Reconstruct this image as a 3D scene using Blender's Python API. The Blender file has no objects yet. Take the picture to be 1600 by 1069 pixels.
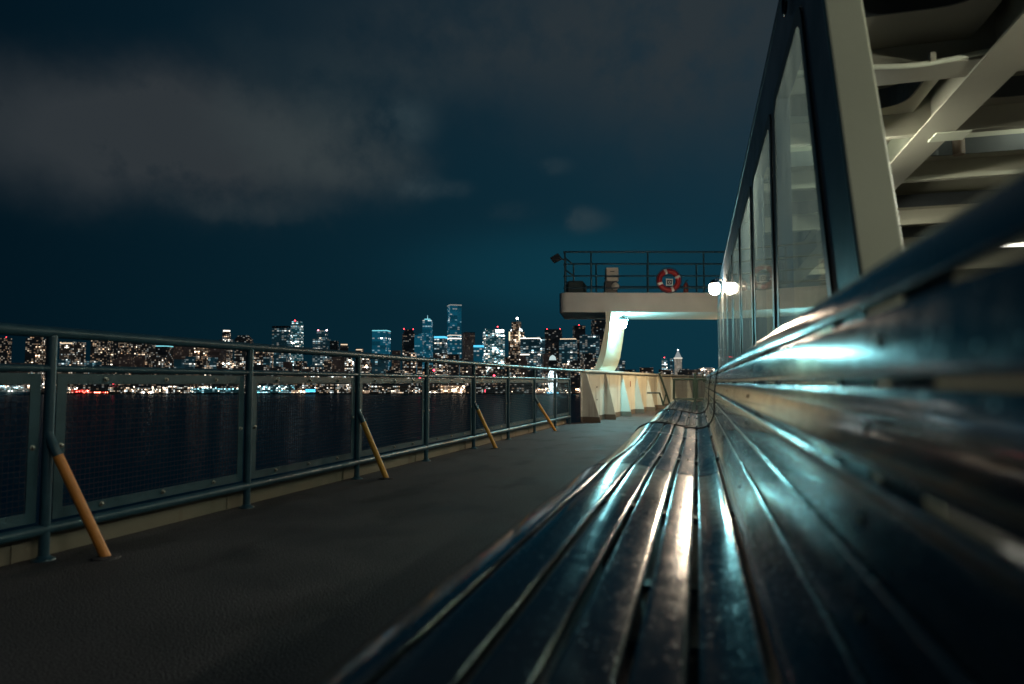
import bpy, math, random
from mathutils import Vector, Matrix, Euler
S = bpy.context.scene
R = math.radians
# ------------------------------------------------------------------ camera
CAMZ = 0.82                      # metres above the deck
F = 24.0 / 36.0 * 1600.0         # focal length in photo pixels
cam_d = bpy.data.cameras.new("camera"); cam = bpy.data.objects.new("camera", cam_d)
S.collection.objects.link(cam); S.camera = cam
cam.location = (0, 0, CAMZ)
cam.rotation_euler = Euler((R(90 + 3.38), 0, R(15.15)), 'XYZ')
cam_d.lens = 24; cam_d.sensor_width = 36
cam_d.clip_start = 0.02; cam_d.clip_end = 12000
cam_d.dof.use_dof = True; cam_d.dof.focus_distance = 14.0; cam_d.dof.aperture_fstop = 2.6
CM = cam.rotation_euler.to_matrix()
CO = Vector((0, 0, CAMZ))
def ray(px, py):
    return CM @ Vector(((px - 800) / F, -(py - 534.5) / F, -1.0))
def P(px, py, d):                # point seen at a photo pixel, at depth d
    return CO + ray(px, py) * d
def G(px, py, z=0.0):            # point of a horizontal level
    r = ray(px, py); return CO + r * ((z - CAMZ) / r.z)
def WX(px, py, x):               # point of the plane x = const
    r = ray(px, py); return CO + r * (x / r.x)
# ------------------------------------------------------------------ render look
S.view_settings.view_transform = 'Standard'; S.view_settings.look = 'None'
S.view_settings.gamma = 1; S.view_settings.exposure = 0.0
# ------------------------------------------------------------------ world : night sky with city-lit clouds
W = bpy.data.worlds.new("World"); S.world = W; W.use_nodes = True
nt = W.node_tree; nt.nodes.clear()
def nn(t, **k):
    n = nt.nodes.new(t)
    for a, b in k.items(): setattr(n, a, b)
    return n
def mth(op, a, b=None, c=None, clamp=False):
    n = nt.nodes.new('ShaderNodeMath'); n.operation = op; n.use_clamp = clamp
    for i, v in enumerate((a, b, c)):
        if v is None: continue
        if isinstance(v, (int, float)): n.inputs[i].default_value = v
        else: nt.links.new(v, n.inputs[i])
    return n.outputs[0]
def mixc(f, a, b):
    n = nt.nodes.new('ShaderNodeMix'); n.data_type = 'RGBA'
    for i, v in ((0, f), (6, a), (7, b)):
        if isinstance(v, (int, float)): n.inputs[i].default_value = v
        elif isinstance(v, tuple): n.inputs[i].default_value = (*v, 1)
        else: nt.links.new(v, n.inputs[i])
    return n.outputs[2]
tc = nn('ShaderNodeTexCoord'); sep = nn('ShaderNodeSeparateXYZ')
nt.links.new(tc.outputs['Generated'], sep.inputs[0])
nz1 = nn('ShaderNodeTexNoise'); nz1.inputs['Scale'].default_value = 5.0; nz1.inputs['Detail'].default_value = 5; nz1.inputs['Roughness'].default_value = .55
nt.links.new(tc.outputs['Generated'], nz1.inputs['Vector'])
nsep = nn('ShaderNodeSeparateColor'); nt.links.new(nz1.outputs['Color'], nsep.inputs[0])
nz2 = nn('ShaderNodeTexNoise'); nz2.inputs['Scale'].default_value = 17.0; nz2.inputs['Detail'].default_value = 6; nz2.inputs['Roughness'].default_value = .6
nt.links.new(tc.outputs['Generated'], nz2.inputs['Vector'])
az0 = mth('ARCTAN2', sep.outputs[0], sep.outputs[1]); el0 = mth('ARCSINE', sep.outputs[2])
az = mth('ADD', az0, mth('MULTIPLY', mth('SUBTRACT', nsep.outputs[0], .5), .20))
el = mth('ADD', el0, mth('MULTIPLY', mth('SUBTRACT', nsep.outputs[1], .5), .13))
def blob(px, py, sx, sy, amp, A=None, E=None):
    r = ray(px, py).normalized(); a = math.atan2(r.x, r.y); e = math.asin(r.z)
    q = mth('ADD', mth('POWER', mth('ABSOLUTE', mth('DIVIDE', mth('SUBTRACT', A or az, a), sx / F)), 2.0),
                   mth('POWER', mth('ABSOLUTE', mth('DIVIDE', mth('SUBTRACT', E or el, e), sy / F)), 2.0))
    return mth('MULTIPLY', mth('EXPONENT', mth('MULTIPLY', mth('POWER', q, 1.6), -1.0)), amp)
def bsum(L, **k):
    t = None
    for b in L:
        v = blob(*b, **k); t = v if t is None else mth('ADD', t, v)
    return t
warm_c = bsum([(110, 205, 260, 82, .75), (350, 225, 200, 72, .85)])
cool_c = bsum([(500, 228, 120, 66, .75), (560, 130, 170, 50, .25), (380, 322, 90, 18, .25)])
high_c = bsum([(980, 30, 330, 150, .85), (640, 60, 220, 60, .25), (1250, 120, 300, 160, .35)])
az_, el_ = az, el
az = mth('ADD', az0, mth('MULTIPLY', mth('SUBTRACT', nz2.outputs[0], .5), .06)); el = mth('ADD', el0, mth('MULTIPLY', mth('SUBTRACT', nsep.outputs[1], .5), .03))
puff_c = bsum([(640, 192, 46, 32, .60), (664, 290, 32, 20, .75), (712, 296, 26, 13, .45), (868, 263, 26, 12, .40), (922, 347, 32, 18, .65), (800, 330, 40, 14, .15)])
az, el = az_, el_
teal_g = bsum([(850, 420, 210, 60, 1.0), (1000, 480, 220, 120, .6)], A=az0, E=el0)
rough = mth('MULTIPLY', mth('SUBTRACT', mth('ADD', mth('MULTIPLY', nz2.outputs[0], .6), mth('MULTIPLY', nsep.outputs[2], .8)), .36), 2.9, clamp=True)
azn = mth('MULTIPLY_ADD', az0, 1.0, .95, clamp=True)          # 0 far left .. 1 ahead
eln = mth('DIVIDE', el0, .9, clamp=True)
lowsky = mixc(azn, (.0007, .0070, .0125), (.0032, .0300, .0480))
topsky = mixc(azn, (.0012, .0075, .0150), (.0095, .0215, .0360))
base = mixc(eln, lowsky, topsky)
c1 = mixc(mth('MULTIPLY', mth('MULTIPLY', teal_g, .34), 1.0, clamp=True), base, (.0040, .0520, .0800))
c2 = mixc(mth('MULTIPLY', high_c, rough, clamp=True), c1, (.0230, .0325, .0390))
c3 = mixc(mth('MULTIPLY', warm_c, rough, clamp=True), c2, (.0270, .0340, .0395))
c4 = mixc(mth('MULTIPLY', cool_c, rough, clamp=True), c3, (.0390, .0520, .0560))
pf = mth('MULTIPLY', mth('SUBTRACT', nz2.outputs[0], .28), 2.6, clamp=True)
c4 = mixc(mth('MULTIPLY', puff_c, pf, clamp=True), c4, (.0300, .0500, .0600))
bg = nn('ShaderNodeBackground'); bg.inputs[1].default_value = 1.0
wo = nn('ShaderNodeOutputWorld'); nt.links.new(c4, bg.inputs[0]); nt.links.new(bg.outputs[0], wo.inputs[0])

# ------------------------------------------------------------------ helpers
COL = S.collection
class MB:
    def __init__(s): s.v = []; s.f = []; s.uv = {}
    def add(s, vs, fs):
        o = len(s.v); s.v += [tuple(v) for v in vs]; s.f += [tuple(i + o for i in f) for f in fs]; return o
    def box(s, a, b, M=None):
        x0, y0, z0 = a; x1, y1, z1 = b
        vs = [Vector(p) for p in ((x0,y0,z0),(x1,y0,z0),(x1,y1,z0),(x0,y1,z0),(x0,y0,z1),(x1,y0,z1),(x1,y1,z1),(x0,y1,z1))]
        if M: vs = [M @ v for v in vs]
        s.add(vs, [(3,2,1,0),(4,5,6,7),(0,1,5,4),(1,2,6,5),(2,3,7,6),(3,0,4,7)]); return s
    def prism(s, poly, vec):     # polygon (3-D points) extruded along vec
        n = len(poly); vec = Vector(vec); a = [Vector(p) for p in poly]; b = [p + vec for p in a]
        nrm = Vector()
        for i in range(n): nrm += a[i].cross(a[(i+1) % n])
        fl = nrm.dot(vec) > 0
        fs = [tuple(range(n)), tuple(range(2*n-1, n-1, -1))] + [((i+1) % n, i, i+n, (i+1) % n + n) for i in range(n)]
        if fl: fs = [tuple(reversed(f)) for f in fs]
        s.add(a + b, fs); return s
    def tube(s, pts, r, n=10, cap=True, closed=False):
        pts = [Vector(p) for p in pts]; m = len(pts); rings = []; up = None
        for i, p in enumerate(pts):
            if closed: t = pts[(i+1) % m] - pts[i-1]
            else: t = (pts[min(i+1, m-1)] - pts[max(i-1, 0)])
            t.normalize()
            if up is None:
                up = Vector((0,0,1)) if abs(t.z) < .9 else Vector((0,1,0))
            u = (up - t * up.dot(t)).normalized(); w = t.cross(u); up = u
            rr = r[i] if isinstance(r, (list, tuple)) else r
            rings.append([p + (u*math.cos(2*math.pi*k/n) + w*math.sin(2*math.pi*k/n)) * rr for k in range(n)])
        vs = [v for rg in rings for v in rg]; fs = []
        for i in range(m if closed else m-1):
            j = (i+1) % m
            for k in range(n): fs.append((i*n+k, i*n+(k+1) % n, j*n+(k+1) % n, j*n+k))
        if cap and not closed: fs.append(tuple(reversed(range(n)))); fs.append(tuple(range((m-1)*n, m*n)))
        s.add(vs, fs); return s
    def lathe(s, prof, c=(0,0,0), n=20, M=None):   # prof list of (r,z)
        c = Vector(c); vs = []; fs = []
        for r, z in prof:
            for k in range(n):
                v = Vector((max(r, 1e-4)*math.cos(2*math.pi*k/n), max(r, 1e-4)*math.sin(2*math.pi*k/n), z))
                if M: v = M @ v
                vs.append(c + v)
        m = len(prof)
        for i in range(m-1):
            for k in range(n): fs.append((i*n+k, i*n+(k+1) % n, (i+1)*n+(k+1) % n, (i+1)*n+k))
        fs.append(tuple(reversed(range(n)))); fs.append(tuple(range((m-1)*n, m*n)))
        s.add(vs, fs); return s
    def build(s, name, mat, parent=None, smooth=False, bevel=0, loc=None):
        me = bpy.data.meshes.new(name)
        vs = s.v
        if loc is not None: vs = [tuple(Vector(v) - Vector(loc)) for v in vs]
        me.from_pydata(vs, [], s.f); me.update()
        if s.uv:
            uvl = me.uv_layers.new(name='UVMap')
            for pi, poly in enumerate(me.polygons):
                if pi in s.uv:
                    for li, uv in zip(poly.loop_indices, s.uv[pi]): uvl.data[li].uv = uv
        if mat: me.materials.append(mat)
        o = bpy.data.objects.new(name, me); COL.objects.link(o)
        if loc is not None: o.location = loc
        if parent is not None: o.parent = parent
        if smooth:
            for p in me.polygons: p.use_smooth = True
            me.set_sharp_from_angle(angle=R(38))
        if bevel:
            b = o.modifiers.new('b', 'BEVEL'); b.width = bevel; b.segments = 3; b.limit_method = 'ANGLE'; b.angle_limit = R(30)
        return o
def tag(o, label=None, cat=None, group=None, kind=None):
    if label: o['label'] = label
    if cat: o['category'] = cat
    if group: o['group'] = group
    if kind: o['kind'] = kind
    return o
def empty(name, loc=(0,0,0), rz=0):
    o = bpy.data.objects.new(name, None); o.empty_display_size = .2; COL.objects.link(o)
    o.location = loc; o.rotation_euler = (0, 0, rz); return o
def kids(o): return [c for c in bpy.data.objects if c.parent == o]
def copy_tree(o, parent=None):
    c = o.copy(); COL.objects.link(c)
    if parent is not None: c.parent = parent
    for ch in kids(o): copy_tree(ch, c)
    return c

# ------------------------------------------------------------------ materials
def mat(name, col, rough=.5, metal=0, spec=.5, coat=0, var=.15, vscale=6, bump=0, bscale=60, rvar=0, emis=None, estr=0, coord='Object', stretch=None):
    m = bpy.data.materials.new(name); m.use_nodes = True; t = m.node_tree; b = t.nodes['Principled BSDF']
    b.inputs['Base Color'].default_value = (*col, 1); b.inputs['Roughness'].default_value = rough
    b.inputs['Metallic'].default_value = metal; b.inputs['Specular IOR Level'].default_value = spec
    b.inputs['Coat Weight'].default_value = coat; b.inputs['Coat Roughness'].default_value = .08
    if emis: b.inputs['Emission Color'].default_value = (*emis, 1); b.inputs['Emission Strength'].default_value = estr
    c = t.nodes.new('ShaderNodeTexCoord'); src = c.outputs[coord]
    if stretch:
        mp = t.nodes.new('ShaderNodeMapping'); mp.inputs['Scale'].default_value = stretch; t.links.new(src, mp.inputs[0]); src = mp.outputs[0]
    n = t.nodes.new('ShaderNodeTexNoise'); n.inputs['Scale'].default_value = vscale; n.inputs['Detail'].default_value = 6; t.links.new(src, n.inputs['Vector'])
    if var:
        mx = t.nodes.new('ShaderNodeMix'); mx.data_type = 'RGBA'
        mx.inputs[6].default_value = (*[x*(1-var*1.6) for x in col], 1); mx.inputs[7].default_value = (*[min(1, x*(1+var*1.6)) for x in col], 1)
        t.links.new(n.outputs[0], mx.inputs[0]); t.links.new(mx.outputs[2], b.inputs['Base Color'])
    if rvar:
        mr = t.nodes.new('ShaderNodeMapRange'); mr.inputs[1].default_value = .3; mr.inputs[2].default_value = .7
        mr.inputs[3].default_value = max(.02, rough-rvar); mr.inputs[4].default_value = rough+rvar
        t.links.new(n.outputs[0], mr.inputs[0]); t.links.new(mr.outputs[0], b.inputs['Roughness'])
    if bump:
        n2 = t.nodes.new('ShaderNodeTexNoise'); n2.inputs['Scale'].default_value = bscale; n2.inputs['Detail'].default_value = 4; t.links.new(src, n2.inputs['Vector'])
        bp = t.nodes.new('ShaderNodeBump'); bp.inputs['Strength'].default_value = bump; bp.inputs['Distance'].default_value = .01
        t.links.new(n2.outputs[0], bp.inputs['Height']); t.links.new(bp.outputs[0], b.inputs['Normal'])
    return m
def emat(name, col, s, sample=True):
    m = bpy.data.materials.new(name); m.use_nodes = True; t = m.node_tree; b = t.nodes['Principled BSDF']
    b.inputs['Base Color'].default_value = (.3, .3, .3, 1)
    b.inputs['Emission Color'].default_value = (*col, 1); b.inputs['Emission Strength'].default_value = s
    if not sample: m.cycles.emission_sampling = 'NONE'
    return m
def glass_mat(name, tint=(.85, .93, .90), ior=1.45):
    m = bpy.data.materials.new(name); m.use_nodes = True; t = m.node_tree; t.nodes.clear()
    o = t.nodes.new('ShaderNodeOutputMaterial'); mx = t.nodes.new('ShaderNodeMixShader'); fr = t.nodes.new('ShaderNodeFresnel'); fr.inputs[0].default_value = ior
    tr = t.nodes.new('ShaderNodeBsdfTransparent'); tr.inputs[0].default_value = (*tint, 1)
    gl = t.nodes.new('ShaderNodeBsdfGlossy'); gl.inputs['Roughness'].default_value = .03
    g = t.nodes.new('ShaderNodeNewGeometry'); k = t.nodes.new('ShaderNodeMath'); k.operation = 'SUBTRACT'; k.inputs[0].default_value = 1; t.links.new(g.outputs['Backfacing'], k.inputs[1])
    k2 = t.nodes.new('ShaderNodeMath'); k2.operation = 'MULTIPLY'; t.links.new(k.outputs[0], k2.inputs[0]); t.links.new(fr.outputs[0], k2.inputs[1])
    t.links.new(k2.outputs[0], mx.inputs[0]); t.links.new(tr.outputs[0], mx.inputs[1]); t.links.new(gl.outputs[0], mx.inputs[2])
    # pale haze mixed into the pane so that it looks lit
    d1 = t.nodes.new('ShaderNodeBsdfDiffuse'); d1.inputs[0].default_value = (.5, .55, .52, 1); d2 = t.nodes.new('ShaderNodeBsdfTranslucent'); d2.inputs[0].default_value = (.6, .66, .62, 1)
    df = t.nodes.new('ShaderNodeAddShader'); t.links.new(d1.outputs[0], df.inputs[0]); t.links.new(d2.outputs[0], df.inputs[1])
    tcn = t.nodes.new('ShaderNodeTexCoord'); mp = t.nodes.new('ShaderNodeMapping'); mp.inputs['Scale'].default_value = (1, 2.2, .7); t.links.new(tcn.outputs['Object'], mp.inputs[0])
    nz = t.nodes.new('ShaderNodeTexNoise'); nz.inputs['Scale'].default_value = 2.5; nz.inputs['Detail'].default_value = 8; t.links.new(mp.outputs[0], nz.inputs['Vector'])
    mr = t.nodes.new('ShaderNodeMapRange'); mr.inputs[1].default_value = .3; mr.inputs[2].default_value = .7; mr.inputs[3].default_value = .10; mr.inputs[4].default_value = .21; t.links.new(nz.outputs[0], mr.inputs[0])
    m3 = t.nodes.new('ShaderNodeMath'); m3.operation = 'MULTIPLY'; t.links.new(mr.outputs[0], m3.inputs[0]); t.links.new(k.outputs[0], m3.inputs[1])
    mx2 = t.nodes.new('ShaderNodeMixShader'); t.links.new(m3.outputs[0], mx2.inputs[0]); t.links.new(mx.outputs[0], mx2.inputs[1]); t.links.new(df.outputs[0], mx2.inputs[2]); t.links.new(mx2.outputs[0], o.inputs[0])
    return m
M = {}
M['rail'] = mat('railing_paint', (.026, .072, .100), .38, 0, .5, 0, .22, 9, .12, 90, .08)
M['frame'] = mat('panel_frame_paint', (.030, .078, .102), .45, 0, .5, 0, .25, 12, .15, 120, .1)
M['wire'] = mat('wire', (.085, .105, .115), .4, .4, .5)
M['bolt'] = mat('bolt_zinc', (.30, .28, .25), .4, .7)
M['orange'] = mat('brace_paint', (.80, .27, .05), .45, 0, .5, 0, .12, 14, .1, 80)
M['amber'] = mat('yellow_brace_paint', (.86, .36, .055), .42, 0, .5, 0, .12, 14, .1, 80)
M['slat'] = None
M['black'] = mat('black_rubber', (.010, .012, .014), .5)
M['cream'] = mat('ship_cream_paint', (.58, .60, .57), .45, 0, .4, 0, .10, 3, .08, 40, .08)
M['white'] = mat('ship_white_paint', (.60, .61, .48), .42, 0, .4, 0, .07, 2.5, .06, 30, .08)
M['navy'] = mat('cabin_navy_paint', (.018, .050, .095), .45, 0, .4, 0, .12, 3, .06, 50, .1)
M['beam'] = mat('ceiling_paint', (.34, .32, .25), .5, 0, .3, 0, .12, 2.0, .05, 40)
M['coam'] = mat('dark_coaming', (.035, .040, .042), .5)
M['sky'] = mat('skylight_lining', (.42, .46, .40), .6)
M['glass'] = glass_mat('window_glass')
M['red'] = mat('buoy_red', (.32, .015, .018), .5)
M['bwhite'] = mat('buoy_white', (.75, .74, .70), .5)
M['grey'] = mat('box_grey', (.50, .48, .42), .5)
M['dark'] = mat('dark_metal', (.03, .035, .04), .5)
M['cover'] = mat('canvas_cover', (.03, .055, .06), .8)

def slat_material():
    m = bpy.data.materials.new('bench_slat'); m.use_nodes = True; t = m.node_tree; b = t.nodes['Principled BSDF']
    c = t.nodes.new('ShaderNodeTexCoord'); mp = t.nodes.new('ShaderNodeMapping'); mp.inputs['Scale'].default_value = (3.0, .5, 3.0)
    t.links.new(c.outputs['Object'], mp.inputs[0])
    n = t.nodes.new('ShaderNodeTexNoise'); n.inputs['Scale'].default_value = 4; n.inputs['Detail'].default_value = 7; n.inputs['Roughness'].default_value = .6; t.links.new(mp.outputs[0], n.inputs['Vector'])
    n2 = t.nodes.new('ShaderNodeTexNoise'); n2.inputs['Scale'].default_value = 30; n2.inputs['Detail'].default_value = 6; t.links.new(c.outputs['Object'], n2.inputs['Vector'])
    mx = t.nodes.new('ShaderNodeMix'); mx.data_type = 'RGBA'; mx.inputs[6].default_value = (.007, .022, .036, 1); mx.inputs[7].default_value = (.018, .042, .060, 1)
    t.links.new(n.outputs[0], mx.inputs[0]); t.links.new(mx.outputs[2], b.inputs['Base Color'])
    ad = t.nodes.new('ShaderNodeMath'); ad.operation = 'MULTIPLY_ADD'; ad.inputs[1].default_value = .26; t.links.new(n.outputs[0], ad.inputs[0])
    ad2 = t.nodes.new('ShaderNodeMath'); ad2.operation = 'MULTIPLY_ADD'; ad2.inputs[1].default_value = .22; ad2.inputs[2].default_value = -.125; t.links.new(n2.outputs[0], ad2.inputs[0]); t.links.new(ad2.outputs[0], ad.inputs[2])
    m2p = t.nodes.new('ShaderNodeMapping'); m2p.inputs['Scale'].default_value = (90, 1.6, 90); t.links.new(c.outputs['Object'], m2p.inputs[0])
    n4 = t.nodes.new('ShaderNodeTexNoise'); n4.inputs['Scale'].default_value = 3; n4.inputs['Detail'].default_value = 4; t.links.new(m2p.outputs[0], n4.inputs['Vector'])
    scr = t.nodes.new('ShaderNodeMapRange'); scr.inputs[1].default_value = .56; scr.inputs[2].default_value = .70; scr.inputs[3].default_value = 0; scr.inputs[4].default_value = .07; t.links.new(n4.outputs[0], scr.inputs[0])
    vo = t.nodes.new('ShaderNodeTexNoise'); vo.inputs['Scale'].default_value = 160; vo.inputs['Detail'].default_value = 2; t.links.new(c.outputs['Object'], vo.inputs['Vector'])
    spk = t.nodes.new('ShaderNodeMapRange'); spk.inputs[1].default_value = .64; spk.inputs[2].default_value = .70; spk.inputs[3].default_value = 0; spk.inputs[4].default_value = .20; t.links.new(vo.outputs[0], spk.inputs[0])
    s1 = t.nodes.new('ShaderNodeMath'); t.links.new(ad.outputs[0], s1.inputs[0]); t.links.new(scr.outputs[0], s1.inputs[1])
    s2 = t.nodes.new('ShaderNodeMath'); t.links.new(s1.outputs[0], s2.inputs[0]); t.links.new(spk.outputs[0], s2.inputs[1])
    t.links.new(s2.outputs[0], b.inputs['Roughness'])
    b.inputs['Metallic'].default_value = .0; b.inputs['Specular IOR Level'].default_value = .42; b.inputs['Specular Tint'].default_value = (.38, .80, 1, 1)
    b.inputs['Coat Weight'].default_value = .18; b.inputs['Coat Roughness'].default_value = .12
    bp = t.nodes.new('ShaderNodeBump'); bp.inputs['Strength'].default_value = .10; bp.inputs['Distance'].default_value = .003
    t.links.new(n2.outputs[0], bp.inputs['Height']); t.links.new(bp.outputs[0], b.inputs['Normal'])
    return m
M['slat'] = slat_material()
def deck_material():
    m = mat('deck_coating', (.088, .074, .076), .72, 0, .35, 0, .34, 2.2, .7, 130, .12)
    t = m.node_tree; b = t.nodes['Principled BSDF']; src = b.inputs['Base Color'].links[0].from_socket
    c = t.nodes.new('ShaderNodeTexCoord'); n = t.nodes.new('ShaderNodeTexNoise'); n.inputs['Scale'].default_value = 1.9; n.inputs['Detail'].default_value = 3
    mp = t.nodes.new('ShaderNodeMapping'); mp.inputs['Scale'].default_value = (1.6, .8, 1); t.links.new(c.outputs['Object'], mp.inputs[0]); t.links.new(mp.outputs[0], n.inputs['Vector'])
    r = t.nodes.new('ShaderNodeMapRange'); r.inputs[1].default_value = .54; r.inputs[2].default_value = .68; r.inputs[3].default_value = 1; r.inputs[4].default_value = .62
    n3 = t.nodes.new('ShaderNodeTexNoise'); n3.inputs['Scale'].default_value = 110; t.links.new(c.outputs['Object'], n3.inputs['Vector'])
    r3 = t.nodes.new('ShaderNodeMapRange'); r3.inputs[1].default_value = .3; r3.inputs[2].default_value = .7; r3.inputs[3].default_value = .4; r3.inputs[4].default_value = 1.6; t.links.new(n3.outputs[0], r3.inputs[0])
    mu = t.nodes.new('ShaderNodeMath'); mu.operation = 'MULTIPLY'; t.links.new(n.outputs[0], r.inputs[0]); t.links.new(r.outputs[0], mu.inputs[0]); t.links.new(r3.outputs[0], mu.inputs[1])
    vm = t.nodes.new('ShaderNodeVectorMath'); vm.operation = 'SCALE'; t.links.new(src, vm.inputs[0]); t.links.new(mu.outputs[0], vm.inputs[3])
    t.links.new(vm.outputs[0], b.inputs['Base Color']); return m
M['deck'] = deck_material()
def banded(name, upper, lower, zcut, streak=True):   # paint with a brown foot band and rust runs
    m = mat(name, upper, .5, 0, .35, 0, .10, 3, .08, 40)
    t = m.node_tree; b = t.nodes['Principled BSDF']; src = b.inputs['Base Color'].links[0].from_socket
    g = t.nodes.new('ShaderNodeNewGeometry'); sp = t.nodes.new('ShaderNodeSeparateXYZ'); t.links.new(g.outputs['Position'], sp.inputs[0])
    gt = t.nodes.new('ShaderNodeMath'); gt.operation = 'LESS_THAN'; gt.inputs[1].default_value = zcut; t.links.new(sp.outputs[2], gt.inputs[0])
    n = t.nodes.new('ShaderNodeTexNoise'); n.inputs['Scale'].default_value = 1.0; n.inputs['Detail'].default_value = 4
    mp = t.nodes.new('ShaderNodeMapping'); mp.inputs['Scale'].default_value = (5, 5, .6); t.links.new(g.outputs['Position'], mp.inputs[0]); t.links.new(mp.outputs[0], n.inputs['Vector'])
    r = t.nodes.new('ShaderNodeMapRange'); r.inputs[1].default_value = .58; r.inputs[2].default_value = .72; r.inputs[3].default_value = 0; r.inputs[4].default_value = .65 if streak else 0
    t.links.new(n.outputs[0], r.inputs[0])
    m1 = t.nodes.new('ShaderNodeMix'); m1.data_type = 'RGBA'; t.links.new(r.outputs[0], m1.inputs[0]); t.links.new(src, m1.inputs[6]); m1.inputs[7].default_value = (.16, .085, .05, 1)
    m2 = t.nodes.new('ShaderNodeMix'); m2.data_type = 'RGBA'; t.links.new(gt.outputs[0], m2.inputs[0]); t.links.new(m1.outputs[2], m2.inputs[6]); m2.inputs[7].default_value = (*lower, 1)
    t.links.new(m2.outputs[2], b.inputs['Base Color']); return m
M['bulwark'] = banded('bulwark_paint', (.64, .64, .57), (.15, .12, .095), .115)
M['toe'] = banded('toe_plate_paint', (.22, .19, .145), (.12, .10, .08), -1)
def water_material():
    m = bpy.data.materials.new('water'); m.use_nodes = True; t = m.node_tree; t.nodes.clear()
    o = t.nodes.new('ShaderNodeOutputMaterial'); mx = t.nodes.new('ShaderNodeMixShader'); mx.inputs[0].default_value = .085
    df = t.nodes.new('ShaderNodeBsdfDiffuse'); df.inputs[0].default_value = (.014, .115, .165, 1)
    gl = t.nodes.new('ShaderNodeBsdfGlossy'); gl.inputs['Roughness'].default_value = .16
    g = t.nodes.new('ShaderNodeNewGeometry'); h = None
    for sc, st in ((.05, .35), (.22, .10)):
        mp = t.nodes.new('ShaderNodeMapping'); mp.inputs['Scale'].default_value = (sc, sc*2.2, 1); mp.inputs['Rotation'].default_value = (0, 0, R(-20)); t.links.new(g.outputs['Position'], mp.inputs[0])
        n = t.nodes.new('ShaderNodeTexNoise'); n.inputs['Scale'].default_value = 1; n.inputs['Detail'].default_value = 5; t.links.new(mp.outputs[0], n.inputs['Vector'])
        bp = t.nodes.new('ShaderNodeBump'); bp.inputs['Strength'].default_value = 1; bp.inputs['Distance'].default_value = st
        t.links.new(n.outputs[0], bp.inputs['Height'])
        if h: t.links.new(h, bp.inputs['Normal'])
        h = bp.outputs[0]
    t.links.new(h, gl.inputs['Normal']); t.links.new(df.outputs[0], mx.inputs[1]); t.links.new(gl.outputs[0], mx.inputs[2]); t.links.new(mx.outputs[0], o.inputs[0]); return m
M['water'] = water_material()

# ------------------------------------------------------------------ lamps
warm_L = emat('warm_lamp_glow', (1.0, .78, .56), 520)
fill_L = emat('fill_lamp_glow', (1.0, .68, .34), 420)  # glow of the added, unseen lamp that lights the bulwark
cool_L = emat('cool_lamp_glow', (.34, .93, 1.0), 520)
tube_L = emat('tube_glow', (.95, .96, .80), 150)
dim_L = emat('dim_tube_glow', (.85, .95, .80), 42)

# ------------------------------------------------------------------ setting : water, land, deck
WZ = -26.0
FW = Vector((-math.sin(R(15.15)), math.cos(R(15.15)), 0)); RT = Vector((math.cos(R(15.15)), math.sin(R(15.15)), 0))
def C(right, fwd, z): return RT*right + FW*fwd + Vector((0, 0, z))
DS = (CAMZ - WZ) * F / 18.6       # distance of the far shore
mb = MB(); mb.add([C(-9000, -2500, WZ), C(9000, -2500, WZ), C(9000, DS+400, WZ), C(-9000, DS+400, WZ)], [(0,1,2,3)])
tag(mb.build('water', M['water']), 'dark bay water between the ferry and the city', None, None, 'structure')
M['land'] = mat('land', (.02, .025, .025), .9)
mb = MB(); xs = list(range(-6000, 6001, 150)); rnd = random.Random(4)
prof = [(DS, WZ-2), (DS, WZ+3), (DS+250, WZ+6), (DS+900, WZ+26), (DS+1700, WZ+60), (DS+2600, WZ+45)]
vs = []
for x in xs:
    hh = 1 + .35*math.sin(x/430.0) + .2*math.sin(x/170.0+1)
    if x > 250: hh *= .55
    for j, (d, z) in enumerate(prof):
        vs.append(C(x, d, z if j < 3 else WZ + (z-WZ)*hh))
n = len(prof); fs = []
for i in range(len(xs)-1):
    for j in range(n-1): fs.append((i*n+j, (i+1)*n+j, (i+1)*n+j+1, i*n+j+1))
mb.add(vs, fs); tag(mb.build('land', M['land']), 'dark low land under the city', None, None, 'structure')

# ------------------------------------------------------------------ railing geometry
A = G(385, 793); B = G(794, 687)
dr = (B - A).normalized(); nr = Vector((dr.y, -dr.x, 0))     # nr points inboard (towards the bench)
SP = (B - A).length / 4.0                                     # post spacing
def RP(t, off=0, z=0): return A + dr*t + nr*off + Vector((0, 0, z))
POSTS = list(range(-3, 7))
T_END = SP*6 + (G(905, 660) - RP(SP*6)).dot(dr) if False else SP*6.85
# bulwark line
bw = [G(908, 660), G(938, 657), G(972, 650), G(1002, 644), G(1029, 638)]
d = (bw[-1] - bw[-2]).normalized(); ang = 0; p = bw[-1].copy()
for k in range(7):
    ang += .10; dd = Matrix.Rotation(-ang, 3, 'Z') @ d; p = p + dd*2.1; bw.append(p.copy())
# deck
poly = [RP(-9, -.16), RP(T_END, -.16)] + [Vector((q.x-.05, q.y, 0)) for q in bw] + [Vector((14, bw[-1].y, 0)), Vector((14, -9, 0))]
mb = MB(); mb.prism([Vector((q.x, q.y, 0)) for q in poly], (0, 0, -.12)); tag(mb.build('deck', M['deck']), 'grey brown non-slip walkway of the ferry deck', None, None, 'structure')
hull_p = [Vector((q.x, q.y, -.125)) for q in poly]
mb = MB(); mb.prism(hull_p, (0, 0, WZ - 1)); tag(mb.build('ferry_hull', M['white']), 'white painted hull side of the ferry below its deck railing', 'hull')

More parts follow.
